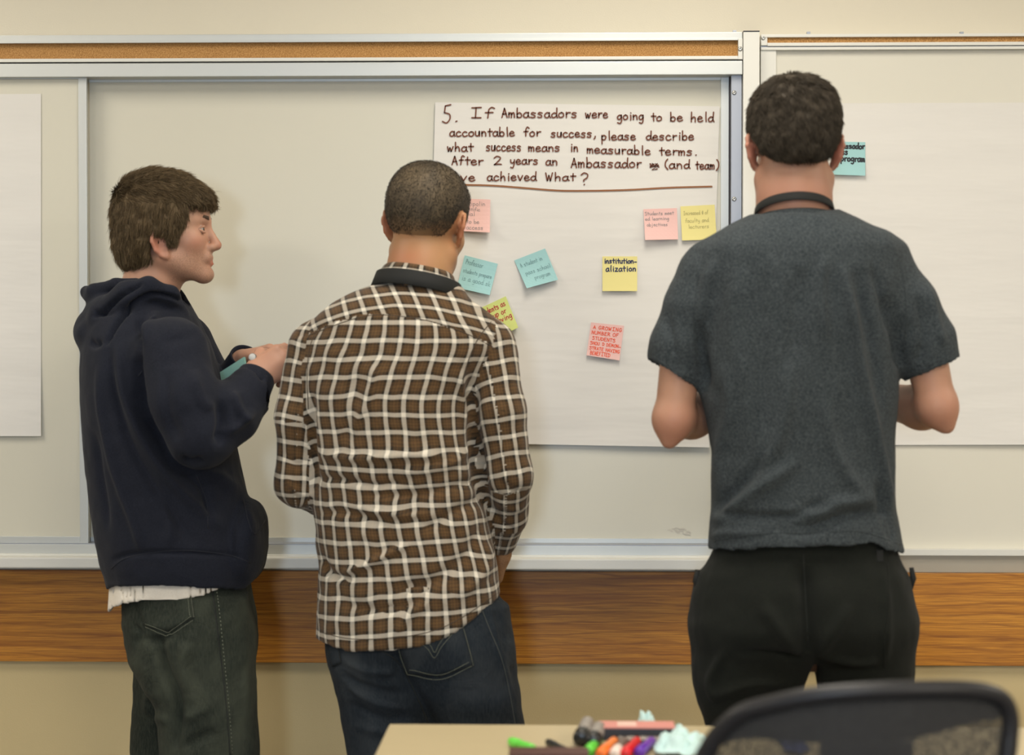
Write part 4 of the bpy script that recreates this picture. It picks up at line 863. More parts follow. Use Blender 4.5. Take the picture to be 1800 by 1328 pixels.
fl2 = [([(560, 800), (640, 806), (720, 800), (790, 803)], 4, 7), ([(545, 845), (600, 842), (660, 852), (720, 846)], -3.5, 6), ([(640, 870), (740, 868), (800, 855), (845, 850)], -4, 8), ([(620, 890), (700, 905), (760, 903)], 3.5, 6), ([(560, 905), (620, 902), (690, 925)], -3, 7), ([(560, 985), (580, 1012), (620, 1018)], -6, 7),
 ([(600, 1010), (660, 985), (720, 955)], 5, 6), ([(840, 930), (820, 980), (760, 1020), (700, 1035)], -6, 12), ([(862, 960), (850, 1010), (800, 1050)], 5, 10), ([(630, 640), (620, 720), (600, 800)], -3, 12), ([(660, 640), (650, 700), (620, 760)], 3, 8), ([(830, 660), (828, 740), (838, 820), (850, 900)], -9, 10), ([(808, 650), (812, 700), (822, 760)], 4, 8),
 ([(545, 690), (542, 780), (550, 860)], -8, 9), ([(700, 830), (780, 820), (830, 790)], 4, 8), ([(880, 850), (905, 870), (925, 868)], -4, 7), ([(870, 880), (895, 900), (918, 900)], 3, 6), ([(860, 900), (880, 930), (900, 940)], -4, 6), ([(495, 800), (515, 820), (535, 815)], -3, 7), ([(495, 845), (520, 870), (545, 875)], 3, 6),
 ([(750, 930), (800, 900), (850, 880)], -5, 9), ([(600, 1060), (680, 1070), (760, 1050)], -3, 9), ([(700, 1110), (720, 1080), (760, 1050)], 3, 7)]
dsp = folds(V, Nn, fl2, Y2)+.0022*lattice(V*np.array([1, 1, 1.5]), 18, 41)+.0015*lattice(V, 42, 12)
yokez = lambda x: np.interp(x, [p2(a, 570)[0] for a in (540, 600, 650, 700, 760, 820, 880)], [p2(700, b)[2] for b in (590, 566, 553, 554, 564, 585, 612)])
back = V[:, 1] < Y2+.01
sd = V[:, 2]-yokez(V[:, 0]); dsp += np.where(back & (np.abs(V[:, 0]-p2(700, 0)[0]) < .19), -.0016*np.exp(-(sd/.004)**2), 0)
V0 = V.copy(); V = V+Nn*dsp[:, None]
# cloth coordinates per face: torso, yoke, each sleeve
ctr = V0[Q].mean(1); dT = tl2[0](ctr[:, 0], ctr[:, 1], ctr[:, 2])
def armd(A, r, X_):
    best = np.full(len(X_), 9.); s_ = np.zeros(len(X_)); acc = 0; ax = np.zeros((len(X_), 3)); base = np.zeros((len(X_), 3))
    for i in range(4):
        a, b = A[i], A[i+1]; ba = b-a; ln = np.linalg.norm(ba); t = np.clip(((X_-a) @ ba)/(ln*ln), 0, 1); d = np.linalg.norm(X_-a-t[:, None]*ba, axis=1)-(r[i]+(r[i+1]-r[i])*t)
        u = d < best; best[u] = d[u]; s_[u] = (acc+((X_-a) @ ba)/ln)[u]; ax[u] = ba/ln; base[u] = (a+t[:, None]*ba)[u]; acc += ln
    e1 = np.cross(ax, np.array([0, 1., 0])); e1 /= np.linalg.norm(e1, axis=1)[:, None]+1e-9; e2 = np.cross(ax, e1); q = X_-base
    return best, s_, np.arctan2((q*e1).sum(1), -(q*e2).sum(1)*np.sign(e2[:, 1]+1e-9)*-1)
cidx = [np.array([0])]; dl, _, _ = armd(aL2, rL2, ctr); dr, _, _ = armd(aR2, rR2, ctr)
xl_, xr_ = p2(540, 620)[0], p2(846, 620)[0]
kind = np.where((dl < dT-.0) & (ctr[:, 0] < xl_+.02), 1, np.where((dr < dT-.0) & (ctr[:, 0] > xr_-.02), 2, 0)); cy = ctr[:, 2]-yokez(ctr[:, 0]); kind = np.where((kind == 0) & (cy > 0), 3, kind)
# torso coordinates
cx_, a_, b__, cyy = tl2[0].sect(V0[:, 2]); th = np.arctan2(V0[:, 0]-cx_, -(V0[:, 1]-cyy)*1.35)
warp = .004*lattice(V0, 9, 77)+.0018*lattice(V0, 28, 78); bend = .12*np.clip(p2(700, 900)[2]-V0[:, 2], 0, 1)*np.clip((V0[:, 0]-p2(720, 0)[0]), -.1, .2)*4
tor = np.stack([.170*th+.03*(V0[:, 2]-1.3)*.3+warp+dsp*.6, V0[:, 2]*1.0-bend+warp+dsp*.8], 1)
ang = math.radians(-17); dxy = np.stack([V0[:, 0]-p2(690, 0)[0], (V0[:, 2]-p2(0, 560)[2])*1.5], 1); yk = np.stack([dxy[:, 0]*math.cos(ang)-dxy[:, 1]*math.sin(ang), dxy[:, 0]*math.sin(ang)*.4+dxy[:, 1]*math.cos(ang)+1.6*dxy[:, 0]**2], 1)+warp[:, None]+.011
uv = np.zeros((len(Q), 4, 2)); 
_, s1, p1_ = armd(aL2, rL2, V0); _, s2, p2_ = armd(aR2, rR2, V0)
sl = {1: np.stack([p1_*.052, s1+warp+dsp], 1), 2: np.stack([p2_*.054, s2+warp+dsp], 1), 0: tor, 3: yk}
for kk, arr in sl.items():
    m = kind == kk; q = arr[Q[m]]; per = {1: .052*2*math.pi, 2: .054*2*math.pi, 0: .170*2*math.pi}.get(kk)
    if per: q[:, :, 0] -= np.round((q[:, :, 0]-q[:, :1, 0])/per)*per
    uv[m] = q
shirt = to_obj('plaid_shirt', V, Q, C_plaid, man2, uv=uv.reshape(-1, 2)); B2 = bvh_of(V, Q)
C_sm = mat('plaid_seam', (.05, .035, .022), .9)
tube_on(B2, [(548, 588), (600, 568), (650, 555), (700, 556), (760, 566), (820, 587), (866, 610)], .0009, 'yoke_seam', C_sm, shirt)
tube_on(B2, [(868, 560), (838, 600), (818, 650), (812, 690)], .0010, 'armhole_seam', C_sm, shirt); tube_on(B2, [(560, 575), (545, 610), (540, 660), (542, 720)], .0010, 'armhole_seam', C_sm, shirt)
tube_on(B2, [(562, 1112), (620, 1124), (700, 1121), (760, 1110), (800, 1093), (840, 1068), (876, 1042)], .0008, 'hem_stitching', C_sm, shirt)
ring('collar', C_plaid, shirt, p2(734, 494, .0), .079, .078, .036, -.013, .004, (math.radians(-10), math.radians(9)), prof=[(.004, -.020), (-.002, .0), (-.010, .017), (-.013, .020), (-.016, .017), (-.013, 0), (-.012, -.02)])
cf_ = aR2[3]*.1+aR2[4]*.9; dd = Vector(aR2[4]-aR2[3]).normalized(); 
ring('lanyard', C_black, man2, p2(734, 504, .0), .0885, .086, .029, -.006, .003, (math.radians(-10), math.radians(9)))
# jeans
F = Field(axis(p2(555, 600)[0], p2(945, 600)[0], .005), axis(Y2-.16, Y2+.16, .006), axis(.05, p2(700, 1026)[2], .0055))
F.add(loft(pel2, Y2), .01)
for r in leg2: F.add(loft([(1070, r[0][1]+14, r[0][2]-14, .08)]+r, Y2), .045)
V, Q = F.mesh(1); Nn = vnormals(V, Q)
fj2 = [([(690, 1130), (712, 1190), (740, 1250), (760, 1300)], -9, 12), ([(600, 1160), (650, 1180), (700, 1180)], 3, 6), ([(600, 1185), (650, 1210), (715, 1222)], -4, 7), ([(610, 1205), (660, 1235), (725, 1250)], 4, 7), ([(615, 1240), (670, 1262), (735, 1270)], -3.5, 7), ([(860, 1070), (875, 1140), (900, 1230)], 2.5, 5), ([(720, 1220), (740, 1260), (760, 1300)], 5, 9), ([(620, 1280), (680, 1290), (720, 1310)], 3, 8)]
V = V+Nn*(folds(V, Nn, fj2, Y2)+.0025*lattice(V*np.array([1, 1, 1.3]), 20, 51)+.001*lattice(V, 55, 12))[:, None]
je = to_obj('jeans', V, Q, D2, man2); B = bvh_of(V, Q)
pkt = patch_on(B, [(695, 1112), (812, 1095), (832, 1170), (718, 1186)], 'back_pocket', D2, je, .0016, sides=10)
stitch_on(B, [(697, 1120), (706, 1150), (719, 1184)], 'stitching', C_threadg, je, .0052); stitch_on(B, [(812, 1100), (822, 1135), (831, 1169)], 'stitching', C_threadg, je, .0052)
stitch_on(B, [(720, 1184), (775, 1193), (830, 1169)], 'stitching', C_threadg, je, .0052); stitch_on(B, [(722, 1176), (775, 1185), (824, 1163)], 'stitching', C_threadg, je, .0052)
stitch_on(B, [(730, 1125), (752, 1140), (764, 1155), (775, 1138), (795, 1115)], 'stitching', C_threadg, je, .0052); stitch_on(B, [(736, 1120), (756, 1134), (764, 1146), (772, 1132), (788, 1112)], 'stitching', C_threadg, je, .0052)
patch_on(B, [(578, 1128), (594, 1130), (600, 1165), (586, 1172)], 'back_pocket', D2, je, .0016, nu=5, nv=6)
tube_on(B, [(846, 1070), (862, 1110), (882, 1160), (896, 1220), (908, 1290), (914, 1328)], .0010, 'side_seam', C_threadm, je); tube_on(B, [(650, 1135), (700, 1165), (735, 1230), (752, 1270)], .0011, 'seat_seam', C_threadd, je)
bp = p2(879, 1062, -.02); 
shoes(man2, [((p2(696, 1820)[0]), Y2+.04), ((p2(852, 1820)[0]), Y2+.04)], M_shoe, M_sole, math.pi/2)

# =================================================================== man in the navy hoodie
Y1 = -.5; p1 = lambda x, y, dy=0: P(x, y, Y1+dy)
hd1 = [(492, 236, 300, .055, .0), (500, 222, 310, .065), (512, 204, 320, .080), (528, 184, 330, .100), (550, 168, 342, .128), (580, 156, 356, .155), (620, 149, 371, .178), (680, 148, 388, .190), (740, 150, 402, .190), (800, 154, 416, .188), (860, 161, 430, .186), (930, 171, 446, .188), (985, 181, 454, .186), (1015, 190, 452, .180), (1045, 196, 448, .178)]
nA = [p1(302, 622, -.165), p1(322, 705, -.205), p1(352, 764, -.21), p1(402, 728, -.175), p1(434, 694, -.135), p1(444, 676, -.12)]; nr = [.072, .069, .062, .055, .045, .038]
fA = [p1(318, 610, .15), p1(372, 700, .17), p1(398, 735, .17), p1(408, 690, .10), p1(428, 638, .045)]; fr_ = [.070, .062, .055, .045, .034]
hR1 = rotm(math.radians(4), math.radians(5)); ho1 = p1(290, 417, -.002); ho1h = p1(290, 437, -.002)
legn = [(1150, 248, 452, .082, -.085), (1190, 262, 460, .082, -.085), (1240, 290, 462, .08, -.085), (1328, 298, 465, .075, -.085), (1420, 300, 458, .07, -.085), (1600, 312, 436, .064, -.085), (1770, 318, 425, .062, -.085), (1788, 318, 425, .062, -.085)]
legf = [(1150, 225, 400, .085, .085), (1190, 221, 390, .082, .085), (1240, 219, 372, .08, .085), (1328, 214, 345, .075, .085), (1420, 212, 335, .07, .085), (1600, 222, 330, .064, .085), (1770, 228, 325, .062, .085), (1788, 228, 325, .062, .085)]
pel1 = [(990, 222, 432, .135), (1040, 219, 439, .150), (1090, 220, 448, .160), (1110, 226, 450, .155), (1150, 238, 448, .135), (1190, 262, 436, .10), (1240, 300, 410, .04)]
F = Field(axis(p1(120, 600)[0], p1(520, 600)[0], .006, [(ho1[0]-.02, ho1[0]+.13, .0028), (p1(425, 0)[0], p1(505, 0)[0], .0032)]), axis(Y1-.30, Y1+.27, .006, [(Y1-.14, Y1+.07, .0034)]), axis(.02, 1.72, .008, [(1.22, 1.36, .0032), (1.42, 1.72, .0032)]))
F.add(loft(hd1[5:-2], Y1, .03), .01); F.add(loft(pel1[1:], Y1, .034), .02)
for r in (legn, legf):
    F.add(loft(r, Y1, .028), .01); F.add(ell(np.array([(P(r[-1][1], 1770, Y1)[0]+P(r[-1][2], 1770, Y1)[0])/2+.06, Y1+r[-1][4], .045]), (.10, .035, .03)), .02)
chain(F, [p1(284, 450, .0), p1(266, 500, .0), p1(258, 545, .0)], [.054, .053, .055], .02)
F.add(cone(p1(265, 570, 0), p1(290, 625, -.12), .04, .045), .03); F.add(cone(p1(265, 570, 0), p1(300, 625, .12), .04, .045), .03)
head(F, ho1, hR1, .93, 1.0, -.020)
chain(F, nA, [.055, .048, .042, .038, .030, .028], .02); chain(F, fA, [.05, .045, .04, .033, .028], .02)
wr = p1(441, 668, -.12)
h1 = hand(F, wr, (.80, .32, .50), (.10, -.95, .15), -1, ((55, 60, 35), (60, 62, 35), (62, 64, 35), (65, 66, 35)), .92, .1, .55)
h2 = hand(F, p1(430, 634, .04), (.88, -.30, .22), (.25, .25, 1), 1, ((38, 48, 30), (52, 58, 30), (58, 60, 30), (62, 62, 30)), .90, .1, .5)
V, Q = F.mesh(1); zc = (V-ho1) @ hR1
g = lambda f, s, u, a, b, c: np.exp(-((zc[:, 0]-f)/a)**2-((np.abs(zc[:, 1])-s)/b)**2-((zc[:, 2]-u)/c)**2)
red = g(-.004, .080, -.018, .03, .02, .035)*.7+g(.065, .045, -.018, .02, .03, .016)*.35+g(.112, 0, -.028, (.015), .02, .016)*.5+g(.093, 0, -.059, .009, .022, .009)*1.2
hd = np.exp(-(np.linalg.norm(V-p1(478, 645, -.05), axis=1)/.06)**2)*.35
brd = np.clip((.085-zc[:, 0])/.02, 0, 1)*0+np.clip((zc[:, 0]+.002)/.02, 0, 1)*np.clip((-.020-zc[:, 2])/.03, 0, 1)*np.clip((zc[:, 2]+.125)/.03, 0, 1)*.55*(1-np.clip(g(.093, 0, -.059, .012, .022, .009)*2, 0, 1))
man1 = person('young man in navy hoodie and faded jeans standing in profile at the left', V, Q, S1, None, {'red': np.clip(red+hd, 0, 1), 'beard': np.clip(brd, 0, .5)})
M_eye = mat('eye_white', (.34, .30, .27), .25); M_iris = mat('eye_iris', (.05, .04, .03), .15); M_brow = mat('eyebrow_hair', (.06, .035, .02), .8)
for (oo, RR, sc, mn) in ((ho1, hR1, .93, man1), (ho2, hR2, .98, man2), (ho3, hR3, 1.02, man3)):
    for s in (-1, 1):
        c = oo+RR @ (np.array([.0752, s*.032, .0085])*sc); e = MB(); bmesh.ops.create_uvsphere(e.bm, u_segments=16, v_segments=10, radius=.0126*sc, matrix=Matrix.Translation(Vector(c)))
        eb = e.done('eye', M_eye, mn, True); ci = c+RR[:, 0]*.0120*sc
        MB().lathe([(.0001, .0016), (.0045, .0012), (.0052, .0)], Matrix.Translation(Vector(ci)) @ Matrix(RR[:, [1, 2, 0]].tolist()).to_4x4(), 14).done('iris', M_iris, eb, True)
        for up2, zz_ in ((1, .0045), (-1, -.0055)):
            MB().tube([oo+RR @ (np.array(q)*sc) for q in ((.081, s*.018, .0085), (.0875, s*.026, .0085+zz_*1.25), (.0865, s*.036, .0085+zz_*1.25), (.077, s*.046, .0085))], [.0016, .0030, .0030, .0016], 8).done('eyelid', {1: S1, 2: S2, 3: S3}[1 if mn is man1 else 2 if mn is man2 else 3], mn, True)
        # upper lid line and brow
        MB().tube([oo+RR @ (np.array(q)*sc) for q in ((.083, s*.019, .011), (.0885, s*.027, .0145), (.087, s*.037, .0145), (.078, s*.046, .009))], [.0012, .0018, .0018, .001], 6).done('eyelid', M_brow if mn is not man1 else mat('eyelid_line', (.13, .06, .04), .6), mn, True)
        MB().tube([oo+RR @ (np.array(q)*sc) for q in ((.0965, s*.014, .028), (.0965, s*.024, .032), (.0895, s*.037, .0345), (.072, s*.054, .028))], [.0024, .0038, .0036, .0016], 8).done('eyebrow', M_brow, mn, True)
Rw = rotm(math.radians(5))
def fringe(Fd, f, s, u):
    return Fd
hair_mesh('hair', H1, man1, ho1h, Rw, [((-.010, 0, .063), (.094, .084, .094), 2.4), ((-.040, 0, -.002), (.056, .062, .048), 2.3), ((.060, 0, .092), (.036, .058, .026), 2.4)],
          [(.14, .24), (.125, .092), (.098, .084), (.050, .082), (.048, .052), (.030, .012), (.022, .006), (.010, .012), (.004, .026), (-.018, .026), (-.024, -.004), (-.022, -.026), (-.045, -.040), (-.10, -.048), (-.16, .05), (-.14, .25)],
          hres=.0038, strands=32000, length=.020, wid=.00055, lean=.22, disp=.004, seed=5,
          flow=lambda l: np.stack([np.where(l[:, 2] > .09, 1.0, np.where(l[:, 0] > .03, .35, -.15)), l[:, 1]*4, np.where(l[:, 2] > .125, 0, np.where(l[:, 2] > .09, -.5, -1.0))], 1))
# hoodie
F = Field(axis(p1(115, 600)[0], p1(490, 600)[0], .0042), axis(Y1-.30, Y1+.26, .0048), axis(p1(300, 1050)[2], p1(300, 470)[2], .0042))
tl1 = loft(hd1, Y1, n=2.1); F.add(tl1, .01)
def arm(F, A, r, k):
    for i in range(len(A)-1): F.add(cone(A[i], A[i+1], r[i], r[i+1]), k)
arm(F, nA, nr, .022); arm(F, fA, fr_, .02)
F.cut(cone(nA[-1]+(nA[-1]-nA[-2])*.3, nA[-1]+(nA[-1]-nA[-2])*4, .035, .035), .003); F.cut(cone(fA[-1]+(fA[-1]-fA[-2])*.12, fA[-1]+(fA[-1]-fA[-2])*2, .033, .033), .003)
# pouch pocket standing off the belly
F.add(ell(p1(440, 955, 0), (.030, .13, .085), None, 2.4), .015)
# hood: a roll round the neck falling into a bag behind
hoodpts = [(322, 548, -.050), (298, 518, -.090), (262, 506, -.108), (226, 522, -.105), (192, 560, -.070), (172, 576, 0), (192, 560, .070), (226, 522, .105), (262, 506, .108), (298, 518, .090), (322, 548, .050)]
hr = [.010, .018, .022, .030, .038, .040, .038, .030, .022, .018, .010]; hp = [p1(a, b, c) for a, b, c in hoodpts]
chain(F, hp, hr, .012)
F.add(ell(p1(166, 588, 0), (.034, .09, .034)), .018); F.add(ell(p1(200, 545, 0), (.050, .085, .035)), .015)
rim = [p1(a, b, c) for a, b, c in ((240, 496, -.062), (205, 500, -.060), (165, 511, -.045), (152, 514, 0), (165, 511, .045), (205, 500, .06), (240, 496, .062))]
chain(F, rim, [.010, .011, .011, .011, .011, .011, .010], .008); F.add(ell(p1(190, 524, 0), (.046, .06, .016)), .012)
F.cut(ell(p1(205, 502, 0), (.040, .045, .010)), .006)
F.cut(cone(p1(270, 478, 0), p1(262, 520, .0), .057, .056), .006)
F.cut(cone(p1(300, 490, 0), p1(318, 525, .0), .045, .02), .01)
hx1 = np.array([p1(a, b)[[0, 2]] for a, b in ((180, 1026), (190, 1031), (198, 1032), (215, 1023), (235, 1017), (318, 1013), (410, 1020), (440, 1028), (454, 1012), (470, 985))])
F.clip(lambda x, y, z: np.interp(x, hx1[:, 0], hx1[:, 1])-z+y*0)
cv = loft(hd1[11:], Y1, .008, n=2.1); cf1 = cv[0]; F.cut((lambda x, y, z: np.maximum(cf1(x, y, z), z-p1(300, 985)[2]), cv[1], cv[2]))
V, Q = F.mesh(1); Nn = vnormals(V, Q)
fh = [([(172, 640), (178, 720), (200, 820), (240, 930), (250, 970)], 4, 8), ([(150+38, 610), (205, 700), (235, 790), (290, 880), (340, 960)], -4, 9), ([(205, 620), (222, 700), (262, 790), (320, 870), (380, 930)], 5, 9), ([(238, 560), (250, 600), (246, 650), (262, 730), (300, 800)], -8, 9), ([(262, 545), (258, 590), (240, 640)], 4, 9),
 ([(320, 830), (350, 860), (365, 920)], -3, 7), ([(345, 828), (390, 860), (430, 930), (440, 1000)], 4, 9), ([(395, 700), (402, 740), (398, 780)], -8, 8), ([(415, 690), (428, 720), (440, 740)], 5, 7), ([(405, 760), (430, 742), (450, 720)], 4, 7), ([(310, 650), (312, 720), (330, 770)], -3, 12), ([(350, 650), (368, 700), (385, 720)], 3, 9),
 ([(330, 800), (345, 812), (372, 806)], -5, 8), ([(190, 990), (230, 975), (320, 972), (420, 985)], -2.5, 4), ([(160, 760), (172, 850), (185, 930)], -3, 8), ([(425, 640), (448, 652), (462, 672)], -3, 4), ([(385, 560), (340, 590), (300, 600)], -1, 9), ([(340, 560), (372, 610), (385, 650)], 3, 6), ([(312, 532), (285, 520), (255, 519), (225, 535), (200, 565), (182, 605)], -8, 4), ([(238, 498), (215, 512), (190, 530), (165, 548), (148, 556)], -6, 4), ([(150, 545), (165, 552), (190, 548)], -3, 4), ([(146, 600), (160, 606), (172, 600)], -4, 6), ([(280, 850), (300, 920), (300, 960)], 2, 9)]
V = V+Nn*(folds(V, Nn, fh, Y1-.08, 1.6)+.0028*lattice(V*np.array([1, 1, .6]), 15, 61)+.001*lattice(V, 50, 12))[:, None]
hoodie = to_obj('hoodie', V, Q, C_hood, man1); B = bvh_of(V, Q)
C_hs = mat('navy_seam', (.008, .010, .018), .9)
tube_on(B, [(243, 662), (262, 640), (290, 620), (318, 605), (345, 598), (372, 604)], .0016, 'shoulder_seam', C_hs, hoodie)
tube_on(B, [(196, 1000), (215, 985), (250, 975), (320, 968), (400, 976), (440, 990)], .0014, 'waistband_seam', C_hs, hoodie)
tube_on(B, [(345, 835), (362, 880), (366, 930)], .0014, 'side_seam', C_hs, hoodie); tube_on(B, [(428, 880), (436, 915), (448, 940), (466, 915)], .002, 'pocket_edge', C_hs, hoodie)
tube_on(B, [(316, 522), (340, 552), (360, 590), (374, 622)], .0022, 'neck_seam', C_hs, hoodie)
def cuff(A, nm, rr, ln=.045):
    d = Vector(A[-1]-A[-2]).normalized(); q = d.to_track_quat('Z', 'Y').to_matrix().to_4x4(); M_ = Matrix.Translation(Vector(A[-1])-d*ln*.35) @ q
    MB().lathe([(rr*.98, 0), (rr*1.05, .004), (rr*1.0, ln*.5), (rr*.96, ln-.003), (rr*.93, ln), (rr*.85, ln-.002), (rr*.83, ln-.02), (rr*.8, .0)], M_, 32).done(nm, C_hood, hoodie, True)
cuff(nA, 'cuff', .039, .034); cuff(fA, 'cuff', .0335, .03)
# white undershirt below the hem
us = [(990, 200, 444, .165), (1030, 199, 443, .166), (1075, 197, 442, .166)]
F = Field(axis(p1(180, 600)[0], p1(470, 600)[0], .0045), axis(Y1-.19, Y1+.19, .006), axis(p1(300, 1080)[2], p1(300, 985)[2], .004))
F.add(loft(us, Y1), 0); ux = np.array([p1(a, b)[[0, 2]] for a, b in ((185, 1076), (198, 1071), (218, 1060), (240, 1048), (290, 1038), (340, 1040), (380, 1032), (412, 1021), (440, 1016), (470, 1010))])
F.clip(lambda x, y, z: np.interp(x, ux[:, 0], ux[:, 1])-z+y*0); cv = loft(us, Y1, .006); F.cut(cv); V, Q = F.mesh(1); Nn = vnormals(V, Q); V = V+Nn*(.003*lattice(V*np.array([1, 1, .4]), 30, 71))[:, None]
to_obj('undershirt', V, Q, C_white, man1)
# jeans
F = Field(axis(p1(195, 600)[0], p1(485, 600)[0], .005), axis(Y1-.19, Y1+.19, .006), axis(.05, p1(300, 986)[2], .0055))
F.add(loft(pel1, Y1, n=2.2), .01)
for r in (legn, legf): F.add(loft([(1050, r[0][1]+14, r[0][2]-14, .06, r[0][4])]+r, Y1, n=2.2), .05)
V, Q = F.mesh(1); Nn = vnormals(V, Q)
fj = [([(272, 1120), (290, 1180), (312, 1240), (302, 1328)], -8, 9), ([(330, 1130), (320, 1170), (330, 1220)], 4, 10), ([(300, 1110), (280, 1130), (250, 1128)], -4, 8), ([(225, 1105), (240, 1118), (232, 1140)], -4, 6), ([(370, 1240), (340, 1260), (318, 1262)], 3, 9), ([(380, 1290), (350, 1300), (320, 1320)], -4, 9), ([(240, 1240), (225, 1260), (222, 1290)], 3, 9), ([(420, 1120), (425, 1200), (435, 1300)], 2, 10), ([(250, 1290), (270, 1270), (290, 1275)], 3, 8)]
V = V+Nn*(folds(V, Nn, fj, Y1-.08, 1.3)+.003*lattice(V*np.array([1, 1, .8]), 18, 81)+.001*lattice(V, 55, 12))[:, None]
je = to_obj('jeans', V, Q, D1, man1); B = bvh_of(V, Q)
patch_on(B, [(238, 1045), (334, 1040), (341, 1085), (256, 1103)], 'back_pocket', D1, je, .0016, sides=16)
for l in ([(334, 1042), (338, 1065), (341, 1088)], [(328, 1042), (332, 1063), (334, 1084)], [(258, 1103), (280, 1112), (300, 1117), (320, 1104), (341, 1090)], [(258, 1098), (280, 1106), (298, 1110), (318, 1098), (336, 1084)]): stitch_on(B, l, 'stitching', C_threadg, je, .0052)
tube_on(B, [(372, 1030), (379, 1080), (386, 1140), (396, 1220), (402, 1290), (404, 1328)], .0014, 'side_seam', C_threadd, je)
stitch_on(B, [(380, 1035), (386, 1080), (392, 1140), (400, 1220), (406, 1290), (409, 1340)], 'stitching', C_threadg, je, .0008, .0075, .003, .0009)
tube_on(B, [(376, 1030), (382, 1080), (389, 1140), (398, 1220), (404, 1290), (407, 1328)], .0022, 'felled_seam', D1, je)
shoes(man1, [(p1(372, 1790)[0]+.02, Y1-.085), (p1(276, 1790)[0]+.02, Y1+.085)], M_shoe, M_sole, math.radians(5))
# marker and paper pad held in the hands
mk = empty('marker', p1(443, 628, -.10), 'grey marker with a white end held in the hands of the hoodie man', 'marker')
a = np.array(p1(443, 628, -.115)); b = np.array(p1(470, 640, -.005)); d = (b-a)/np.linalg.norm(b-a); M_ = Matrix.Translation(Vector(a)) @ Vector(d).to_track_quat('Z', 'Y').to_matrix().to_4x4()
MB().lathe([(.0072, .001), (.0078, .003), (.0078, .118), (.006, .122)], M_, 20).done('barrel', mat('grey_barrel', (.12, .12, .12), .4), mk, True)
MB().lathe([(.0058, -.0008), (.0068, 0), (.0071, .002)], M_, 20).done('end_plug', mat('white_plug', (.5, .5, .48), .4), mk, True)
pd = []
for q in ((388, 655, -.03), (430, 628, -.05), (436, 668, -.06), (396, 700, -.04)): pd.append(p1(*q))
up_ = np.cross(pd[1]-pd[0], pd[3]-pd[0]); up_ /= np.linalg.norm(up_); vs = [q-up_*.003 for q in pd]+[q+up_*.003 for q in pd]
o = link_mesh('note_pad', vs, [(0, 1, 2, 3), (7, 6, 5, 4), (0, 4, 5, 1), (1, 5, 6, 2), (2, 6, 7, 3), (3, 7, 4, 0)], mat('green_note_pad', (.22, .42, .36), .8)); tag(o, 'pale green note pad tucked under the arm of the hoodie man', 'note pad')
# ------------------------------------------------------------------ table in the foreground
TZ = .73; yb = PZ(900, 1274.5, TZ)[1]; xle = PZ(685, 1274, TZ)[0]
M_lam = mat('maple_laminate', (.62, .50, .32), .4, spec=.4); v = coords(M_lam, scale=(1, 1, 1)); setcol(M_lam, mix(M_lam, noise(M_lam, coords(M_lam, scale=(2, 30, 1)), 6, 3), (.45, .375, .225), (.50, .415, .25)))
M_edge = mat('dark_edge_band', (.10, .08, .06), .6); M_leg = mat('table_leg_steel', (.08, .08, .085), .4, .6)
tb = empty('table', ((xle+1.3)/2, yb-.38, 0), 'maple laminate table with dark edging in the foreground', 'table'); xR = xle+1.83; yn = yb-.62
MB().box(xle, xR, yn, yb, TZ-.028, TZ, .002).done('tabletop', M_lam, tb)
MB().box(xle-.003, xR+.003, yn-.003, yb+.003, TZ-.027, TZ-.004, .002).done('edge_band', M_edge, tb)
for lx, ly in ((xle+.08, yb-.07), (xR-.08, yb-.07), (xle+.08, yn+.07), (xR-.08, yn+.07)):
    lg = MB().tube([(lx, ly, TZ-.03), (lx, ly, .02)], .018, 16).done('leg', M_leg, tb, True); MB().lathe([(.02, .0), (.022, .004), (.02, .02)], Matrix.Translation((lx, ly, 0)), 16).done('glide', M_dark, lg, True)
MB().box(xle+.08, xR-.08, yb-.08, yb-.06, TZ-.08, TZ-.03).done('apron', M_leg, tb)
T = lambda px, py, h=0: PZ(px, py, TZ+h)
def pen(label, a, b, r, colr, capcol, name='marker', capfrac=.36, group='markers on the table'):
    """a: capped end (pixels on the table plane at axis height), b: far end"""
    A, B_ = T(*a, r), T(*b, r); d = Vector(B_-A); ln = d.length; d.normalize(); M_ = Matrix.Translation(Vector(A)) @ d.to_track_quat('Z', 'Y').to_matrix().to_4x4()
    e = empty(name, tuple(A), label, 'marker', group); c = ln*capfrac
    MB().lathe([(r*.72, 0), (r*.92, .0015), (r*1.0, .006), (r*1.02, c-.002), (r*.98, c)], M_, 20).done('cap', mat('cap_plastic', capcol, .35), e, True)
    MB().lathe([(r*.55, -.0008), (r*.60, .0005), (r*.5, .001)], M_, 16).done('cap_dimple', mat('cap_dimple', tuple(x*.75 for x in capcol), .4), e, True)
    MB().lathe([(r*.86, c), (r*.88, c+.004), (r*.90, ln-.008), (r*.8, ln-.001), (r*.4, ln)], M_, 20).done('barrel', mat('barrel_plastic', colr, .4), e, True)
wht = (.75, .72, .66)
pen('green capped marker in the fan of coloured markers', (1034, 1322), (1052, 1301), .0085, (.10, .50, .06), (.12, .62, .05))
pen('orange capped marker in the fan of coloured markers', (1056, 1326), (1080, 1303), .0085, (.80, .22, .05), (.90, .18, .02))
pen('white capped marker between the orange and red markers', (1080, 1326), (1098, 1304), .0085, (.14, .10, .08), (.80, .66, .58))
pen('red capped marker in the fan of coloured markers', (1099, 1326), (1120, 1303), .0085, (.6, .02, .02), (.66, .01, .015))
pen('purple capped marker in the fan of coloured markers', (1123, 1324), (1146, 1303), .0085, (.16, .04, .34), (.12, .02, .36))
pen('lime green marker lying behind the dark brown box', (898, 1304), (938, 1317), .0075, (.12, .6, .06), (.14, .66, .07))
pen('thin black pen lying behind the dark brown box', (963, 1305), (1000, 1322), .006, (.02, .02, .02), (.015, .015, .015), 'pen')
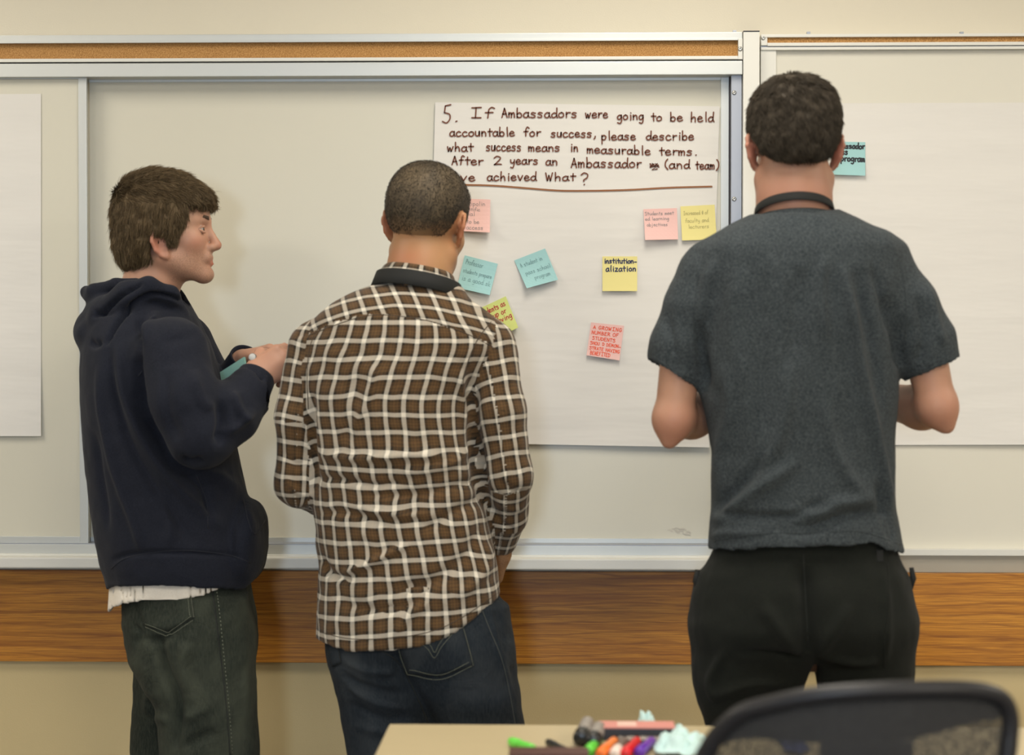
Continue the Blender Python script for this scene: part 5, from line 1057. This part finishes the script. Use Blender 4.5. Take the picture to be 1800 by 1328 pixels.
def jar(label, px, py, r, tilt):
    A = T(px, py, r); d = Vector((.12, 1, tilt)).normalized(); M_ = Matrix.Translation(Vector(A)) @ d.to_track_quat('Z', 'Y').to_matrix().to_4x4(); e = empty('marker', tuple(A), label, 'marker', 'thick black capped markers')
    MB().lathe([(r*.7, 0), (r*.95, .002), (r, .008), (r, .032), (r*.95, .034)], M_, 24).done('cap', mat('black_cap', (.012, .012, .012), .3), e, True)
    MB().lathe([(r*.88, .034), (r*.9, .038), (r*.9, .10), (r*.7, .106)], M_, 24).done('barrel', mat('grey_barrel', (.30, .27, .24), .4), e, True)
jar('thick black capped marker, the left of the pair beside the pink box', 1020, 1300, .0125, .06); jar('thick black capped marker, the right of the pair beside the pink box', 1041, 1306, .0125, .03)
# marker box: pink lid on a black carton with a speckled face
c0 = T(1052, 1303); c1 = T(1188, 1303); bx = empty('marker_box', tuple((c0+c1)/2), 'long black cardboard box with a pink top near the table edge', 'box')
MB().box(c0[0], c1[0], c0[1], c0[1]+.055, TZ, TZ+.019, .001).done('carton', mat('black_carton', (.02, .02, .025), .5), bx)
MB().box(c0[0]+.001, c1[0]-.001, c0[1]+.001, c0[1]+.054, TZ+.019, TZ+.0215, .0006).done('lid', mat('pink_lid', (.62, .25, .21), .5), bx)
MB().box(c0[0]+.03, c0[0]+.06, c0[1]+.010, c0[1]+.045, TZ+.0214, TZ+.0221).done('sticker', mat('pale_sticker', (.72, .50, .42), .5), bx)
# patterned cloth case in front of the box
m_sp = mat('speckled_case', (.1, .1, .1), .6); vo = N(m_sp, 'ShaderNodeTexVoronoi'); vo.inputs['Scale'].default_value = 260; L(m_sp, coords(m_sp), vo.inputs['Vector']); setcol(m_sp, ramp(m_sp, vo.outputs['Distance'], [(.3, (.62, .56, .48)), (.45, (.05, .04, .04))], 'CONSTANT'))
q0, q1 = T(1088, 1314), T(1168, 1314); MB().box(q0[0], q1[0], q0[1], q0[1]+.028, TZ, TZ+.012, .003).done('speckled_case', m_sp); tag(COL.objects[-1], 'small speckled black and beige case behind the coloured markers', 'case')
# dark brown tray at the frame edge
b0, b1 = T(897, 1334), T(1033, 1334); br_ = empty('pencil_box', tuple((b0+b1)/2), 'dark reddish brown box at the bottom edge beside the markers', 'box'); m_br = mat('brown_leather', (.075, .025, .018), .5)
MB().box(b0[0], b1[0], b0[1]-.05, b0[1], TZ, TZ+.014, .002).done('body', m_br, br_); MB().box(b0[0]-.001, b1[0]+.001, b0[1]-.051, b0[1]+.001, TZ+.0145, TZ+.0175, .001).done('lid', m_br, br_)
def crumple(label, pxs, pys, hgt, m, seed, name='crumpled_paper', n=14):
    rg = np.random.default_rng(seed); A = T(pxs[0], pys[1]); B_ = T(pxs[1], pys[1]); D = T(pxs[0], pys[0]); vs, fs = [], []; ph = rg.uniform(0, 6, 6)
    for j in range(n+1):
        for i in range(n+1):
            u, v_ = i/n, j/n; e = min(u, 1-u, v_, 1-v_)*4; rr = rg.normal(0, .0012, 3)
            fold = abs(math.sin(u*6+ph[0]+2*math.sin(v_*4+ph[1])))*.5+abs(math.sin(v_*7+ph[2]+u*3))*.5
            vs.append((A[0]+(B_[0]-A[0])*(u+.06*math.sin(v_*5+ph[3]))+rr[0], A[1]+(D[1]-A[1])*(v_+.06*math.sin(u*5+ph[4]))+rr[1], TZ+.0015+hgt*fold*min(1, .25+e)+abs(rr[2])))
    for j in range(n):
        for i in range(n): a = j*(n+1)+i; fs.append((a, a+1, a+n+2, a+n+1))
    o = link_mesh(name, vs, fs, m); md = o.modifiers.new('solid', 'SOLIDIFY'); md.thickness = .0005; md.offset = 1; return tag(o, label, 'paper', 'crumpled papers on the table')
m_bp = mat('pale_blue_paper', (.52, .70, .68), .8)
crumple('pale blue crumpled paper between the markers and the chair', (1158, 1245), (1308, 1334), .030, m_bp, 3); crumple('small pale blue paper scrap standing behind the pink box', (1122, 1150), (1277, 1284), .026, m_bp, 8, n=8)
crumple('tiny pale blue paper corner at the right end of the pink box', (1188, 1200), (1284, 1296), .012, m_bp, 9, n=6)
cb = crumple('dark blue crumpled cloth seen through the chair mesh', (1380, 1420), (1296, 1328), .018, mat('dark_blue_cloth', (.02, .03, .12), .8), 12, 'cloth', n=8)
del cb['group']; cb['category'] = 'cloth'

# ------------------------------------------------------------------ office chair
YC = -2.02; c3 = lambda px, py, dy=0: P(px, py, YC+dy)
M_pl = mat('black_plastic', (.012, .012, .014), .4, spec=.4); M_pad = clothmat('charcoal_mesh_pad', (.022, .022, .022), (.05, .048, .045), sc=500, wr=.1)
M_mesh = mat('black_chair_mesh', (.02, .02, .02), .7); v = coords(M_mesh)
w1 = N(M_mesh, 'ShaderNodeTexVoronoi'); w1.inputs['Scale'].default_value = 520; L(M_mesh, v, w1.inputs['Vector'])
hole = N(M_mesh, 'ShaderNodeMapRange'); hole.inputs['From Min'].default_value = .30; hole.inputs['From Max'].default_value = .42; hole.inputs['To Min'].default_value = .22; hole.inputs['To Max'].default_value = 1; L(M_mesh, w1.outputs['Distance'], hole.inputs['Value']); L(M_mesh, hole.outputs[0], bs(M_mesh).inputs['Alpha'])
ch = empty('office_chair', (c3(1520, 0)[0], YC+.28, 0), 'black mesh back office chair out of focus in front of the table', 'chair')
bowf = lambda px: .050*(1-((px-1515)/275)**2)*-1+.03
out = [(1236, 1345), (1246, 1316), (1268, 1284), (1305, 1254), (1360, 1238), (1430, 1224), (1520, 1216), (1610, 1213), (1690, 1213), (1738, 1219), (1764, 1233), (1775, 1258), (1775, 1290), (1768, 1340), (1752, 1430), (1728, 1540), (1690, 1640), (1600, 1680), (1500, 1685), (1400, 1672), (1310, 1630), (1262, 1540), (1240, 1440)]
loop = catmull(out, 5, True); pts = [c3(a, b, bowf(a)+.02*((b-1200)/480)) for a, b in loop]
MB().tube(pts, [.0115 if q[1] < 1300 else .012 for q in loop], 14, True).done('back_frame', M_pl, ch, True)
def webbing(name, m, poly, off, n=26, solid=.0015):
    poly = [np.array(p, float) for p in poly]; L_, R_ = catmull(poly[0::2], 8), catmull(poly[1::2], 8); k = len(L_); vs, fs = [], []
    for j in range(k):
        for i in range(n+1):
            q = L_[j]*(1-i/n)+R_[j]*(i/n); vs.append(c3(q[0], q[1], bowf(q[0])+.02*((q[1]-1200)/480)+off))
    for j in range(k-1):
        for i in range(n): a = j*(n+1)+i; fs.append((a, a+1, a+n+2, a+n+1))
    o = link_mesh(name, vs, fs, m, ch, True)
    if solid: md = o.modifiers.new('solid', 'SOLIDIFY'); md.thickness = solid
    return o
webbing('back_mesh', M_mesh, [(1340, 1240), (1700, 1207), (1262, 1300), (1772, 1250), (1240, 1380), (1765, 1360), (1250, 1480), (1745, 1460), (1290, 1600), (1705, 1600), (1420, 1672), (1600, 1678)], 0, solid=0)
# upper pad: band with a sagging lower edge
pd_t = catmull([(1262, 1296), (1310, 1260), (1400, 1232), (1520, 1217), (1640, 1213), (1720, 1216), (1762, 1238)], 8); pd_b = catmull([(1264, 1312), (1310, 1298), (1400, 1303), (1500, 1307), (1600, 1298), (1690, 1275), (1764, 1258)], 8)
vs, fs = [], []; k = len(pd_t)
for i in range(k):
    for j in range(6):
        q = pd_t[i]*(1-j/5)+pd_b[i]*(j/5); vs.append(c3(q[0], q[1], bowf(q[0])+.012+.02*((q[1]-1200)/480)))
for i in range(k-1):
    for j in range(5): a = i*6+j; fs.append((a, a+1, a+7, a+6))
o = link_mesh('head_pad', vs, fs, M_pad, ch, True); md = o.modifiers.new('solid', 'SOLIDIFY'); md.thickness = .010; md.offset = 0
sp = MB().box(c3(1446, 0)[0], c3(1612, 0)[0], YC+.002, YC+.022, c3(0, 1560)[2], c3(0, 1296)[2], .006).done('spine', mat('spine_plastic', (.016, .016, .024), .5), ch)
cx = c3(1520, 0)[0]; zs = .47
sb = MB(); sb.box(cx-.24, cx+.24, YC+.06, YC+.52, zs-.035, zs+.035, .03); sb.done('seat', M_pad, ch, True)
MB().box(cx-.2, cx+.2, YC+.1, YC+.48, zs-.055, zs-.03, .01).done('seat_pan', M_pl, ch)
MB().tube([(cx, YC+.02, .70), (cx, YC+.0, .5), (cx, YC+.06, .40), (cx, YC+.22, .40)], [.02, .022, .025, .03], 12).done('back_support', M_pl, ch, True)
MB().lathe([(.027, .10), (.027, .30), (.018, .30), (.018, .42)], Matrix.Translation((cx, YC+.29, 0)), 20).done('gas_column', mat('chrome_column', (.3, .3, .3), .25, 1), ch, True)
for s in (-1, 1):
    ar = MB().tube([(cx+s*.22, YC+.30, zs-.04), (cx+s*.285, YC+.30, zs), (cx+s*.29, YC+.28, zs+.17)], .014, 10).done('arm', M_pl, ch, True)
    MB().box(cx+s*.29-.04, cx+s*.29+.04, YC+.14, YC+.38, zs+.165, zs+.195, .012).done('arm_pad', M_pl, ar, True)
for i in range(5):
    a = i*2*math.pi/5+.3; ex, ey = cx+.29*math.cos(a), YC+.29+.29*math.sin(a)
    b = MB().tube([(cx, YC+.29, .125), (cx+.15*math.cos(a), YC+.29+.15*math.sin(a), .115), (ex, ey, .085)], [.03, .022, .015], 8).done('base_arm', M_pl, ch, True)
    MB().lathe([(.018, -.02), (.027, -.016), (.028, 0), (.027, .016), (.018, .02)], Matrix.Translation((ex, ey, .028)) @ Matrix.Rotation(a+1.57, 4, 'Z') @ Matrix.Rotation(math.pi/2, 4, 'Y'), 16).done('castor', M_pl, b, True)
